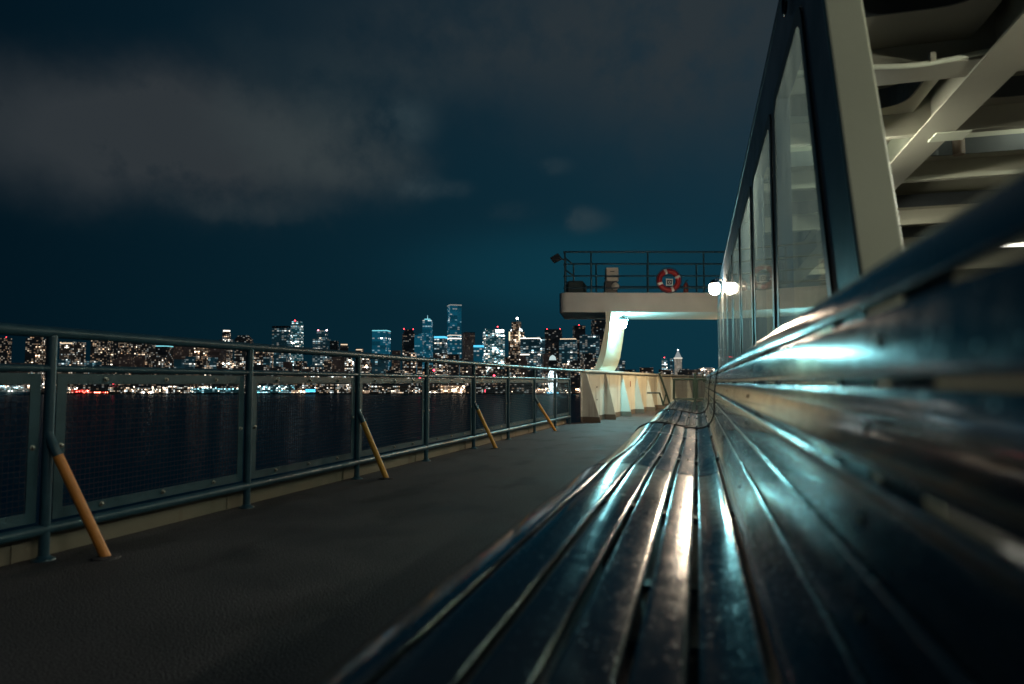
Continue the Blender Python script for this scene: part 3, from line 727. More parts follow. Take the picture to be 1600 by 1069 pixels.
# things on the wing
c = WG(869, 404); fl = empty('floodlight', c); tag(fl, 'dark unlit floodlight sticking out from the wing railing corner', 'floodlight')
m = MB(); Mx = Matrix.Rotation(R(-35), 4, 'Y'); m.prism([Mx @ Vector(v) for v in ((-.10, -.08, -.05), (.10, -.03, -.07), (.10, -.03, .07), (-.10, -.08, .08))], (0, .16, 0)); m.build('housing', M['dark'], fl, False, .01)
m = MB(); m.tube([(.09, 0, 0), (.14, .02, -.02), (.2, .05, -.03)], .015, 8); m.build('bracket', M['dark'], fl, True)
c = WG(895, 443, .6); m = MB()
base = WP(.42, .45, wz1)
m.prism([base + ex*a + Vector((0, 0, z)) for a, z in ((-.22, 0), (.22, 0), (.22, .22), (.13, .33), (-.20, .33))], ey*.5)
tag(m.build('covered_equipment', M['cover'], None, False, .03), 'dark canvas-covered equipment at the outer end of the bridge wing', 'covered box')
bx = empty('control_box', WP(1.19, .38, wz1)); tag(bx, 'pale electrical control box on a dark stand on the bridge wing', 'control box')
def lbox(par, a, b, name, mt, bev=.008):
    m = MB(); e = 0
    Mx = Matrix.Rotation(math.atan2(ex.y, ex.x), 4, 'Z'); m.box(a, b, Mx); return m.build(name, mt, par, False, bev)
lbox(bx, (-.16, -.10, 0), (.12, .12, .30), 'stand', M['dark'])
k = lbox(bx, (-.13, -.13, .29), (.14, .13, .60), 'cabinet', M['grey']); 
lbox(k, (-.15, -.14, .375), (.16, .14, .388), 'lid_seam', M['dark'], 0)
lbox(k, (-.05, -.137, .50), (.05, -.13, .515), 'label_slot', M['dark'], 0)
m = MB(); Mx = Matrix.Rotation(math.atan2(ex.y, ex.x), 3, 'Z') @ Matrix.Rotation(math.pi/2, 3, 'X'); m.lathe([(.085, 0), (.085, .03), (.05, .07), (.02, .08)], Vector((.10, -.12, .17)), 18, Mx); m.build('horn', M['grey'], bx, True)
# life ring
lc = WG(1045, 438.5, .05); ring = empty('life_ring', lc); tag(ring, 'red life ring with white bands hanging on the wing railing', 'life ring')
RR = .208; rr = .058
def arc(a0, a1, n, r_, mt, name):
    m = MB(); pts = [ex*(RR*math.cos(a)) + Vector((0, 0, RR*math.sin(a))) for a in [a0 + (a1-a0)*k/n for k in range(n+1)]]
    m.tube(pts, r_, 14); return m.build(name, mt, ring, True)
m = MB(); m.tube([ex*(RR*math.cos(a)) + Vector((0, 0, RR*math.sin(a))) for a in [2*math.pi*k/40 for k in range(40)]], rr, 14, closed=True); m.build('ring_body', M['red'], ring, True)
for a in (R(22), R(110), R(200), R(290)): arc(a-.13, a+.13, 4, rr+.003, M['bwhite'], 'white_band')
m = MB(); m.tube([ex*((RR+.075)*math.cos(a)) + Vector((0, 0, (RR+.075)*math.sin(a))) - ey*.02 for a in [2*math.pi*k/32 for k in range(32)]], .008, 6, closed=True); m.build('rope', M['dark'], ring, True)
# square tag beneath
tg_ = empty('safety_notice', WG(1046, 441, -.12)); tag(tg_, 'small white square notice with a dark emblem in front of the life ring', 'sign')
def flat(par, hw, hz, d0, d1, name, mt):
    m = MB(); m.prism([ex*a + Vector((0, 0, z)) + ey*d0 for a, z in ((-hw, -hz), (hw, -hz), (hw, hz), (-hw, hz))], ey*(d1-d0)); return m.build(name, mt, par)
flat(tg_, .075, .075, 0, .006, 'board', M['bwhite']); flat(tg_, .052, .052, -.003, .0, 'emblem_field', M['dark'])
m = MB(); m.tube([ex*(.026*math.cos(a)) + Vector((0, 0, .026*math.sin(a))) - ey*.006 for a in [2*math.pi*k/16 for k in range(16)]], .007, 6, closed=True); m.build('emblem', M['bwhite'], tg_, True)
# small red extinguisher
e_ = empty('fire_extinguisher', WP(2.86, .35, wz1)); tag(e_, 'small dark red extinguisher standing to the right of the life ring', 'extinguisher')
m = MB(); m.lathe([(.05, 0), (.055, .01), (.055, .2), (.04, .25), (.018, .27)], (0, 0, 0), 14); m.build('cylinder', mat('ext_red', (.20, .04, .03), .5), e_, True)
m = MB(); m.tube([(0, 0, .26), (0, 0, .31), (.05, 0, .32)], .012, 8); m.build('valve', M['dark'], e_, True)
fq = WP(4.85, WD+.20, wz0+.02)
jar_lamp(fq, fill_L, 'unseen added amber lamp on the forward edge of the bridge wing, lighting the bulwark', tuple(-ey), .17)  # added fill lamp, hidden behind the cabin end, turns the far bulwark golden
# cool lamp under the wing
LB = P(972, 505, ZW + .25)
lb = jar_lamp(LB, cool_L, 'bright bluish white lamp at the top of the curved column under the wing', (-1, 0, 0), .10)

# ------------------------------------------------------------------ gate and stair handrail at the end of the bench
gd = 13.2
def gp(px, py, dz=0): return P(px, py, gd+dz)
gate = empty('deck_gate', G(1070, 630)); tag(gate, 'dark green framed mesh gate panel at the far end of the bench', 'gate')
ginv = Matrix.Translation(-gate.location)
def gk(m_, name, mt, par=None):
    o = m_.build(name, mt, None, True); o.parent = par or gate
    if par is None: o.matrix_parent_inverse = ginv
    return o
M['green'] = mat('gate_green', (.045, .075, .055), .5)
def gframe(x0, x1, y0, y1):
    m = MB(); q = [gp(x0, y0), gp(x1, y0), gp(x1, y1), gp(x0, y1)]
    for i in range(4): m.tube([q[i], q[(i+1) % 4]], .022, 8)
    f_ = gk(m, 'gate_frame', M['green'])
    m = MB()
    for k in range(1, 16):
        t = k/16; m.tube([q[0].lerp(q[1], t), q[3].lerp(q[2], t)], .0018, 4); m.tube([q[0].lerp(q[3], t), q[1].lerp(q[2], t)], .0018, 4)
    m.build('gate_mesh', M['wire'], None).parent = f_
gframe(1053, 1084, 592.5, 624); gframe(1089, 1103, 592.5, 623)
m = MB(); m.tube([gp(1086, 583), P(1086, 640, gd)], .024, 8); gk(m, 'gate_post', M['green'])
m = MB(); m.tube([gp(1097, 583), gp(1100, 597)], .016, 8); gk(m, 'latch_arm', M['green'])
hr = empty('stair_handrail', G(1040, 640)); tag(hr, 'thin dark stair handrail slanting down in front of the bulwark', 'handrail')
hinv = Matrix.Translation(-hr.location)
def hk(m_, name):
    o = m_.build(name, M['green'], None, True); o.parent = hr; o.matrix_parent_inverse = hinv
m = MB(); m.tube([gp(1030, 582), gp(1047, 632)], .020, 8); hk(m, 'sloping_rail')
m = MB(); m.tube([gp(1011, 614), gp(1030, 614), gp(1038, 634)], .016, 8); hk(m, 'lower_rail')
m = MB(); m.tube([gp(1031, 614), gp(1036, 634), ], .012, 8); m.tube([gp(1041, 614), gp(1036, 634)], .012, 8); hk(m, 'post')

# ------------------------------------------------------------------ the city
def win_mat(name, cw, ch, dens, warm, facade, glow=0.0, glowc=(.2, .6, .8), gain=1.0, rowvar=1.0, red=0.0):
    m = bpy.data.materials.new(name); m.use_nodes = True; t = m.node_tree; b = t.nodes['Principled BSDF']
    b.inputs['Base Color'].default_value = (*facade, 1); b.inputs['Roughness'].default_value = .6
    def N(op, a, b_=None, c=None, clamp=False):
        n = t.nodes.new('ShaderNodeMath'); n.operation = op; n.use_clamp = clamp
        for i, v in enumerate((a, b_, c)):
            if v is None: continue
            if isinstance(v, (int, float)): n.inputs[i].default_value = v
            else: t.links.new(v, n.inputs[i])
        return n.outputs[0]
    uv = t.nodes.new('ShaderNodeUVMap'); sp = t.nodes.new('ShaderNodeSeparateXYZ'); t.links.new(uv.outputs[0], sp.inputs[0])
    oi = t.nodes.new('ShaderNodeObjectInfo'); seed = N('MULTIPLY', oi.outputs['Random'], 371.0)
    u = N('DIVIDE', sp.outputs[0], cw); v = N('DIVIDE', sp.outputs[1], ch)
    fu = N('FLOOR', u); fv = N('FLOOR', v)
    def wn(x, y, z):
        c = t.nodes.new('ShaderNodeCombineXYZ')
        for i, q in enumerate((x, y, z)):
            if isinstance(q, (int, float)): c.inputs[i].default_value = q
            else: t.links.new(q, c.inputs[i])
        w = t.nodes.new('ShaderNodeTexWhiteNoise'); w.noise_dimensions = '3D'; t.links.new(c.outputs[0], w.inputs['Vector']); return w
    w1 = wn(fu, fv, seed); row = wn(7.0, fv, seed); blk = wn(N('FLOOR', N('DIVIDE', fu, 3.0)), N('FLOOR', N('DIVIDE', fv, 2.0)), N('ADD', seed, 5.0))
    r2 = N('POWER', row.outputs['Value'], 3.0)
    th = N('MULTIPLY', dens, N('ADD', 1.0 - .55*rowvar, N('MULTIPLY', N('ADD', r2, N('POWER', blk.outputs['Value'], 2.0)), 1.15*rowvar)))
    lit = N('LESS_THAN', w1.outputs['Value'], th)
    mu = N('LESS_THAN', N('ABSOLUTE', N('SUBTRACT', N('FRACT', u), .5)), .40); mv = N('LESS_THAN', N('ABSOLUTE', N('SUBTRACT', N('FRACT', v), .5)), .30)
    sc = t.nodes.new('ShaderNodeSeparateColor'); t.links.new(w1.outputs['Color'], sc.inputs[0])
    br = N('MULTIPLY', N('ADD', .12, N('MULTIPLY', N('POWER', sc.outputs[0], 4.0), 7.5)), gain)
    ramp = t.nodes.new('ShaderNodeValToRGB'); e = ramp.color_ramp; t.links.new(sc.outputs[1], ramp.inputs[0])
    cols = {'warm': [(1, .58, .32), (1, .78, .54), (1, .92, .78)], 'mix': [(1, .64, .38), (1, .86, .68), (.75, .95, 1)], 'cool': [(1, .82, .6), (.85, .95, .95), (.4, .85, 1)],
            'red': [(1, .06, .04), (1, .2, .1), (1, .5, .4)], 'teal': [(.2, .75, .9), (.5, .9, 1), (.8, 1, 1)]}[warm]
    e.elements[0].position = 0; e.elements[0].color = (*cols[0], 1); e.elements[1].position = 1; e.elements[1].color = (*cols[2], 1)
    x = e.elements.new(.5); x.color = (*cols[1], 1)
    s1 = N('MULTIPLY', N('MULTIPLY', lit, N('MULTIPLY', mu, mv)), br)
    vm = t.nodes.new('ShaderNodeVectorMath'); vm.operation = 'SCALE'; t.links.new(ramp.outputs[0], vm.inputs[0]); t.links.new(s1, vm.inputs[3])
    va = t.nodes.new('ShaderNodeVectorMath'); va.operation = 'ADD'; t.links.new(vm.outputs[0], va.inputs[0])
    gv = t.nodes.new('ShaderNodeVectorMath'); gv.operation = 'SCALE'; gv.inputs[0].default_value = tuple(c*glow for c in glowc)
    t.links.new(N('ADD', .6, N('MULTIPLY', blk.outputs['Value'], .8)), gv.inputs[3])   # faint emission, stands in for city glow falling on the facade
    t.links.new(gv.outputs[0], va.inputs[1])
    t.links.new(va.outputs[0], b.inputs['Emission Color']); b.inputs['Emission Strength'].default_value = 1
    m.cycles.emission_sampling = 'NONE'
    return m
CW = {
 'res': win_mat('flats_warm', 5.6, 5.0, .38, 'warm', (.016, .017, .018), .004, (.8, .9, 1), 1.3),
 'resd': win_mat('flats_mixed', 5.4, 5.0, .40, 'mix', (.020, .020, .022), .006, (1, .9, .85), 1.4),
 'dark': win_mat('dark_tower', 6.0, 5.0, .17, 'mix', (.010, .011, .013), .003, (.6, .8, 1), 1.3),
 'off': win_mat('office', 8.0, 5.4, .34, 'cool', (.014, .022, .028), .022, (.15, .7, 1), 1.2, 1.5),
 'teal': win_mat('teal_glass', 8.5, 6.2, .26, 'cool', (.010, .030, .040), .080, (.03, .60, 1.0), 1.7, 1.4),
 'bright': win_mat('bright_office', 6.5, 4.6, .55, 'cool', (.02, .03, .03), .05, (.12, .8, 1.0), 1.6, 1.2),
 'grid': win_mat('dense_lit', 5.2, 5.0, .60, 'warm', (.02, .018, .015), .010, (1, .7, .5), .9, .6),
 'brown': win_mat('brown_block', 5.5, 4.6, .12, 'warm', (.024, .019, .017), .010, (1, .75, .7), .6),
 'low': win_mat('low_mixed', 5.2, 4.4, .42, 'mix', (.016, .016, .018), .008, (1, .8, .7), 2.4),
 'lowd': win_mat('low_sparse', 5.5, 4.4, .28, 'mix', (.012, .013, .015), .004, (.8, .9, 1), 1.9),
 'pier': win_mat('pier_mixed', 4.0, 3.4, .45, 'mix', (.02, .02, .02), .008, (1, .8, .6), 3.0),
 'pierw': win_mat('pier_warm', 4.0, 3.4, .72, 'warm', (.05, .04, .03), .16, (1, .55, .3), 2.6),
 'pierred': win_mat('pier_red', 5.0, 3.6, .75, 'red', (.03, .01, .01), .22, (1, .05, .03), 4.5),
 'piert': win_mat('pier_teal', 6.0, 3.8, .45, 'teal', (.01, .02, .02), .03, (.1, .7, .9), 2.6),
}
def glow(name, col, s): 
    k = 'g_' + name
    if k not in M: M[k] = emat(name, col, s, False)
    return M[k]
def bmesh_box(mb_, w, dpt, z0, z1, taper=1.0, ox=0, oy=0):
    o = len(mb_.f); hw = w/2; hd = dpt/2
    lo = [(-hw, -hd), (hw, -hd), (hw, hd), (-hw, hd)]
    vs = [(x+ox, y+oy, z0) for x, y in lo] + [(x*taper+ox, y*taper+oy, z1) for x, y in lo]
    mb_.add(vs, [(0,1,5,4), (1,2,6,5), (2,3,7,6), (3,0,4,7), (4,5,6,7), (3,2,1,0)])
    L = [w, dpt, w, dpt]; u = 0
    for k in range(4):
        mb_.uv[o+k] = [(u, z0), (u+L[k], z0), (u+L[k], z1), (u, z1)]; u += L[k] + 13
    mb_.uv[o+4] = [(0, -500)]*4; mb_.uv[o+5] = [(0, -500)]*4
def prism_uv(mb_, poly, z0, z1):      # poly of (x,y), walls get metre UVs
    o = len(mb_.f); n = len(poly)
    mb_.add([(x, y, z0) for x, y in poly] + [(x, y, z1) for x, y in poly], [(i, (i+1) % n, (i+1) % n + n, i + n) for i in range(n)] + [tuple(range(n, 2*n)), tuple(reversed(range(n)))])
    u = 0
    for i in range(n):
        L = (Vector(poly[(i+1) % n]) - Vector(poly[i])).length; mb_.uv[o+i] = [(u, z0), (u+L, z0), (u+L, z1), (u, z1)]; u += L
    mb_.uv[o+n] = [(0, -500)]*n; mb_.uv[o+n+1] = [(0, -500)]*n
HZ = 597.6
def px2m(d): return d / F
def city(x0, x1, yt, d, mk, name='tower_block', label=None, group=None, cat='building', shape='box', ybase=None, dep=None, yaw=None, rs=None):
    cx = (x0+x1)/2; w = (x1-x0)/F*d; top = P(cx, yt, d).z; zb_ = WZ + 3
    loc = C((cx-800)/F*d, d, 0); h = top - zb_
    rs = rs or random.Random(int(x0*13+yt*7))
    yaw = rs.uniform(-.35, .35) if yaw is None else yaw
    dep = dep or max(14, min(42, w*.9)); ww = max(4, (w - abs(math.sin(yaw))*dep*.8))
    mb_ = MB()
    if shape == 'box': bmesh_box(mb_, ww, dep, 0, h)
    elif shape == 'step':
        bmesh_box(mb_, ww, dep, 0, h*.86); bmesh_box(mb_, ww*.62, dep*.6, h*.86+.02, h)
    elif shape == 'step2':
        bmesh_box(mb_, ww, dep, 0, h*.80); bmesh_box(mb_, ww*.72, dep*.7, h*.80+.02, h, 1, ww*.14)
    elif shape == 'round':
        prism_uv(mb_, [(ww/2*math.cos(a), ww/2*math.sin(a)) for a in [2*math.pi*k/16 for k in range(16)]], 0, h)
    elif shape == 'arch':
        prism_uv(mb_, [(-ww/2, -dep/2), (ww/2, -dep/2), (ww/2, dep/2), (-ww/2, dep/2)], 0, h*.92); bmesh_box(mb_, ww, dep, h*.92+.01, h, .55)
    o = mb_.build(name, CW[mk], None, False); o.location = (loc.x, loc.y, zb_); o.rotation_euler = (0, 0, R(15.15) + yaw)
    o['_h'] = h
    tag(o, label, cat, group); return o, ww, dep, h
def part(par, name, mt, w, dpt, z0, z1, taper=1.0, ox=0, oy=0):
    mb_ = MB(); bmesh_box(mb_, w, dpt, z0, z1, taper, ox, oy); o = mb_.build(name, mt, par); return o
def beacon(par, x, z, col=(1, .05, .06), s=9, r=1.4, name='beacon'):
    mb_ = MB(); mb_.lathe([(.1, -r), (r*.8, -r*.5), (r, 0), (r*.8, r*.5), (.1, r)], (x, 0, z), 8); return mb_.build(name, glow('glow_%d_%d_%d' % tuple(int(c*9) for c in col) + '_%d' % s, col, s), par, True)
gw = glow('crown_white', (1, .93, .8), 2.2); gb = glow('crown_blue', (.1, .65, 1), 1.2); gt = glow('crown_teal', (.25, .85, .95), .9); gwm = glow('crown_warm', (1, .75, .5), 1.0); gdim = glow('crown_dim', (.75, .75, .68), .28)

# landmark towers, left to right: (x0, x1, ytop, depth, material, shape, label, crown)
LM = [
 (2, 14, 528, 2100, 'res', 'box', 'narrow tower with a red beacon at the left edge of the skyline', 'red'),
 (43, 69, 516, 2050, 'res', 'step', 'stepped tower with a bright crown left of the nearest railing post', 'white'),
 (60, 81, 542, 1900, 'grid', 'box', 'lower lit block hugging the nearest railing post from the left', None),
 (98, 128, 535, 1950, 'resd', 'box', 'broad block with a lit penthouse strip right of the nearest railing post', 'warm'),
 (146, 172, 522, 2050, 'res', 'box', 'warm lit slab tower standing alone between dark gaps', None),
 (173, 186, 523, 2150, 'dark', 'box', 'unlit slender tower touching the warm lit slab tower', None),
 (188, 216, 527, 2000, 'res', 'box', 'tower with speckled upper floors near the second tower cluster on the left', None),
 (218, 242, 530, 1950, 'resd', 'box', 'pale speckled tower topped by one white lamp', 'lamp'),
 (247, 266, 542, 1950, 'dark', 'box', 'dark low tower with a turquoise roof line', 'teal'),
 (273, 300, 533, 2050, 'brown', 'box', 'grey brown tower with few lights under the top rail', None),
 (300, 328, 537, 2000, 'grid', 'step', 'densely lit warm tower with red roof lamps', 'red'),
 (329, 350, 541, 1950, 'brown', 'box', 'dim brown slab right of the densely lit warm tower', None),
 (345, 361, 518, 2150, 'resd', 'step', 'slim tower with glowing round cap left of the second railing post', 'white'),
 (366, 395, 524, 2100, 'lowd', 'arch', 'dark tower with a sloped roof behind the second railing post', None),
 (400, 424, 541, 1950, 'res', 'box', 'warm lit slab just right of the second railing post', None),
 (427, 456, 513, 2100, 'off', 'box', 'broad dark topped tower beside the round stepped tower', 'dark'),
 (454, 473, 507, 2050, 'bright', 'round', 'round stepped tower with bright floors and a red lamp', 'redwhite'),
 (491, 515, 517, 2100, 'off', 'step', 'tower with two white and red lamps on its roof', 'two'),
 (516, 528, 533, 2050, 'dark', 'box', 'dark plain block right of the tower with two roof lamps', None),
 (529, 545, 537, 2000, 'lowd', 'arch', 'small tower with domed dark top left of the third railing post', 'warm'),
 (555, 568, 545, 2050, 'lowd', 'box', 'low dark block with a dotted roof line above the third railing post', 'warm'),
 (583, 608, 518, 2100, 'teal', 'box', 'tower with a turquoise glass side and bright crown right of the third post', 'teal'),
 (612, 626, 548, 1950, 'brown', 'box', 'squat brown block between two turquoise towers', None),
 (627, 649, 515, 2150, 'dark', 'arch', 'dark arched tower with two red roof lamps', 'tworedtop'),
 (648, 662, 524, 1950, 'teal', 'box', 'low turquoise glass slab in front of the spired tower', None),
 (655, 675, 500, 2250, 'teal', 'step2', 'turquoise glass tower with a short lit spire', 'spire'),
 (679, 698, 529, 2000, 'off', 'box', 'block with a glowing blue crown beside the tallest tower', 'blue'),
 (698, 721, 478, 2300, 'teal', 'box', 'tallest tower, turquoise glass with a pale roof band', 'tall'),
 (722, 742, 521, 2200, 'brown', 'box', 'brown unlit tower right of the tallest tower', 'dim'),
 (740, 756, 543, 2000, 'teal', 'box', 'low block with small blue signs between brown and bright towers', 'blue'),
 (754, 789, 515, 2050, 'bright', 'box', 'broad brightly lit turquoise tower with a white roof sign', 'sign'),
 (795, 819, 503, 2250, 'grid', 'step', 'crowned tower with two glowing domes and a round white lamp', 'domes'),
 (813, 845, 527, 2000, 'off', 'box', 'office tower with two bright horizontal bands', 'bands'),
 (843, 852, 527, 2100, 'off', 'box', 'thin office tower between banded tower and black tower', None),
 (851, 879, 515, 2150, 'dark', 'box', 'black square tower with lit upper right floors', 'tworedtop'),
 (873, 903, 531, 2000, 'off', 'box', 'office block with a bright roof edge below the wing platform', 'bright'),
 (896, 914, 509, 2200, 'dark', 'box', 'dark tower with a red lamp below the end of the bridge wing', 'red'),
 (905, 938, 524, 2050, 'off', 'box', 'wide office block left of the curved column', None),
 (925, 948, 500, 2250, 'dark', 'box', 'tall dark tower partly hidden by the curved column', 'tworedmid'),
 (958, 976, 563, 2000, 'off', 'box', 'low lit block just right of the curved column', None),
 (1033, 1043, 560, 2000, 'bright', 'box', 'slim lit block left of the white clock tower', 'red'),
 (1046, 1052, 561, 2050, 'off', 'box', 'thin dim block squeezed beside the white clock tower', None),
]
for (x0, x1, yt, dd_, mk, sh, lab, cr) in LM:
    yw = {698: .30, 754: .25, 454: 0}.get(x0)
    o, w, dp, h = city(x0, x1, yt, dd_, mk, 'tower', lab, None, 'tower', sh, yaw=yw)
    if cr == 'red': beacon(o, 0, h+2.5)
    if cr == 'white': part(o, 'crown', gw, w*.5, dp*.5, h+.1, h+4)
    if cr == 'warm': part(o, 'roof_sign', gwm, w*.8, 2, h-5, h-2, oy=-dp/2-1.5)
    if cr == 'lamp': beacon(o, 0, h+3, (1, .95, .85), 8, 2.4, 'roof_lamp')
    if cr == 'teal': part(o, 'roof_band', gt, w*1.01, dp*1.01, h+.1, h+3)
    if cr == 'redwhite':
        part(o, 'setback', CW['bright'], w*.7, w*.7, h+.1, h+9); beacon(o, -w*.2, h+12, r=2.2)
    if cr == 'two': beacon(o, -w*.3, h+2, (1, .2, .25), 8, 2.6, 'roof_lamp'); beacon(o, w*.3, h+2, (1, .75, .8), 8, 2.6, 'roof_lamp')
    if cr == 'dark': part(o, 'parapet', M['dark'], w*1.0, dp*1.0, h+.1, h+6)
    if cr == 'tworedtop': beacon(o, -w*.4, h+2, r=1.6); beacon(o, w*.4, h+2, r=1.6)
    if cr == 'tworedmid': beacon(o, -w*.25, h*.74, r=1.8); o.children[0].location = (0, -dp/2-2, 0)
    if cr == 'spire':
        mb_ = MB(); mb_.tube([(w*.14, 0, h), (w*.14, 0, h+16)], [1.3, .5], 6); mb_.build('spire', glow('spire', (.4, .85, 1), .9), o)
        part(o, 'crown', gt, w*.5, dp*.5, h+.1, h+4, .8, w*.14)
    if cr == 'blue': part(o, 'crown', gb, w*1.01, dp*1.01, h+.1, h+6)
    if cr == 'tall':
        part(o, 'roof_band', gdim, w*1.03, dp*1.03, h+.1, h+3.5)
        part(o, 'sky_lobby', gw, w*1.01, dp*1.01, h*.60, h*.60+3.2); part(o, 'sky_lobby', glow('lobby', (1, .9, .75), 1.0), w*1.01, dp*1.01, h*.64, h*.64+2.5)
    if cr == 'dim': part(o, 'parapet', M['dark'], w*1.02, dp*1.02, h+.1, h+3)
    if cr == 'sign': part(o, 'roof_sign', glow('sign_white', (1, .98, .92), 5), w*.42, 2, h-9, h-1, ox=w*.22, oy=-dp/2-1.5); beacon(o, w*.2, h+9, r=2)
    if cr == 'domes':
        for sx in (-1, 1):
            mb_ = MB(); mb_.lathe([(w*.22, 0), (w*.21, w*.08), (w*.15, w*.18), (w*.05, w*.24)], (sx*w*.30, 0, h*.86+.05), 12); mb_.build('dome', glow('dome_white', (.8, .97, 1), 3), o, True)
            part(o, 'lit_corner', glow('corner', (1, .85, .55), 1.3), w*.10, 2, h*.72, h*.85, ox=sx*w*.42, oy=-dp/2-1.2)
        beacon(o, w*.06, h+12, (1, 1, .97), 12, 4.0, 'roof_lamp')
    if cr == 'bands': part(o, 'lit_floor', gw, w*1.01, dp*1.01, h*.965, h*.98); part(o, 'lit_floor', gw, w*1.01, dp*1.01, h*.66, h*.68)
    if cr == 'bright': part(o, 'roof_band', gwm, w*.9, dp*.9, h+.1, h+3)
# pointed white tower under the wing
def pointed():
    d_ = 1900; loc = C((1059.5-800)/F*d_, d_, 0); zb_ = WZ+3; w = 10/F*d_
    z1 = P(1059, 559, d_).z - zb_; z2 = P(1059, 548, d_).z - zb_
    mb_ = MB(); bmesh_box(mb_, w*.85, w*.85, 0, z1); bmesh_box(mb_, w*1.1, w, 0, z1*.42, 1, 0, 2)
    o = mb_.build('pointed_tower', win_mat('pale_tower', 4.0, 4.0, .35, 'mix', (.2, .2, .18), .14, (1, .92, .75), .8)); o.location = (loc.x, loc.y, zb_); o.rotation_euler = (0, 0, R(25))
    tag(o, 'old white tower with a pyramid roof and a lamp at its tip', 'tower')
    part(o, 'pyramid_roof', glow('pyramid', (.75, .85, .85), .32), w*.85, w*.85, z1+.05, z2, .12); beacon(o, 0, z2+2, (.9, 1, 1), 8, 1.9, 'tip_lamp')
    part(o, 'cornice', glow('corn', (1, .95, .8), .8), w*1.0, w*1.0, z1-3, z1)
pointed()
# second and third rows: mid-rise blocks
rs = random.Random(11)
ZONES = [(0, 82, 'left of the nearest post'), (92, 380, 'in the first full bay'), (392, 548, 'between second and third posts'), (556, 656, 'between third and fourth posts'), (664, 735, 'below the tallest tower'), (740, 792, 'below the brightly lit turquoise tower'), (796, 842, 'below the banded office tower'), (846, 936, 'left of the curved column'), (970, 1110, 'right of the curved column')]
for (a, b, where) in ZONES:
    right_end = a > 960
    for row, (dist, y0, y1, kinds) in enumerate([(1820, 551, 574, ['res', 'resd', 'lowd', 'dark', 'low', 'off', 'brown']), (1690, 570, 590, ['low', 'lowd', 'res', 'grid', 'low', 'dark'])]):
        x = a + rs.uniform(-3, 3)
        while x < b:
            w = rs.uniform(11, 27) if row == 0 else rs.uniform(14, 34)
            w = min(w, b - x + 4)
            if w < 8: break
            yt = rs.uniform(y0, y1) if not right_end else rs.uniform(574, 583)
            if a < 90 or (a < 300 and row == 0): yt += 2
            kd = rs.choice(kinds)
            lab = ('mid-rise block with scattered windows, ' if row == 0 else 'low block near the water, ') + where
            city(x, x+w, yt, dist + rs.uniform(-40, 40), kd, 'city_block', lab, ('mid-rise blocks ' if row == 0 else 'low blocks ') + where, 'building', rs.choice(['box', 'box', 'step', 'box']))
            x += w + (rs.uniform(-2, 4) if not right_end else rs.uniform(2, 12))
# waterfront pier sheds
PIERS = [
 (96, 116, 604, 'pier'), (116, 136, 608, 'pierred'), (137, 172, 611.5, 'pierred'), (176, 214, 604, 'pier'), (216, 250, 606, 'pier'), (252, 300, 603, 'pier'), (304, 378, 606, 'piert'),
 (384, 400, 606, 'pier'), (402, 458, 601, 'piert'), (459, 480, 609, 'pierw'), (497, 545, 600, 'pier'), (558, 578, 610, 'pierw'), (580, 640, 602, 'pier'), (642, 668, 605, 'pier'),
 (669, 690, 600, 'pier'), (690, 728, 602, 'pierw'), (728, 758, 605, 'pier'), (759, 792, 603, 'lowd'), (796, 830, 600, 'lowd'), (832, 852, 607, 'pierw'), (876, 898, 604, 'pier'), (898, 925, 606, 'pierw')]
PL = ['grey waterfront shed with mixed lamps left of the red lit pier', 'pier shed lit deep red on the waterfront', 'long low pier with a pinkish red lamp line', 'waterfront block with sparse windows right of the red pier line',
 'small windowed pier building in the middle of the first full bay', 'long dark pier building left of the turquoise lit pier', 'turquoise lit pier shed beside the second post', 'short pier shed just right of the second post',
 'open pier with cool lamps under the second bay panel', 'small orange lit kiosk left of the blue sign', 'wide windowed pier hall left of the third post', 'small orange lit quay building right of the third post',
 'pier hall with dotted windows in the third bay', 'narrow quay block beside the fourth post', 'pale lit quay block right of the fourth post', 'glowing warm arena-like pier hall', 'pier building between the warm hall and the white lamp row',
 'dark pier shed with a row of white lamps at its foot', 'low grey pier shed with a small statue-like lamp', 'warm lit shed left of the ferris wheel', 'quay building right of the ferris wheel', 'warm lit quay building near the bulwark end']
for (x0, x1, yt, mk), lb_ in zip(PIERS, PL):
    o, w, dp, h = city(x0, x1, yt, DS + rs.uniform(2, 30), mk, 'pier_shed', lb_, None, 'pier building', 'box', yaw=0, dep=28)
    o.location.z = WZ + 2.2
    if mk in ('pier', 'lowd') and w > 30:
        mb_ = MB(); mb_.prism([(-w/2-.3, -15, h), (w/2+.3, -15, h), (w/2+.3, 0, h+4)  , (-w/2-.3, 0, h+4)], (0, .5, .1)); mb_.build('roof', M['dark'], o)
# blue sign building
o, w, dp, h = city(480, 496, 608, DS+4, 'lowd', 'pier_shed', 'quay building with a glowing blue front below the second bay', None, 'pier building', 'box', yaw=0, dep=20)
part(o, 'blue_front', glow('blue_front', (.08, .6, 1), 2.2), w*.95, 1, h*.25, h*.95, oy=-11)
o, w, dp, h = city(618, 626, 606, DS+4, 'lowd', 'pier_shed', 'tiny quay hut with a bright foot and blue roof left of the fourth post', None, 'pier building', 'box', yaw=0, dep=10)
part(o, 'blue_roof', glow('hut_blue', (.05, .45, 1), .6), w*.4, 1, h*.7, h*1.5, oy=-6); part(o, 'bright_foot', gw, w*.8, 1, 1, h*.3, oy=-6)
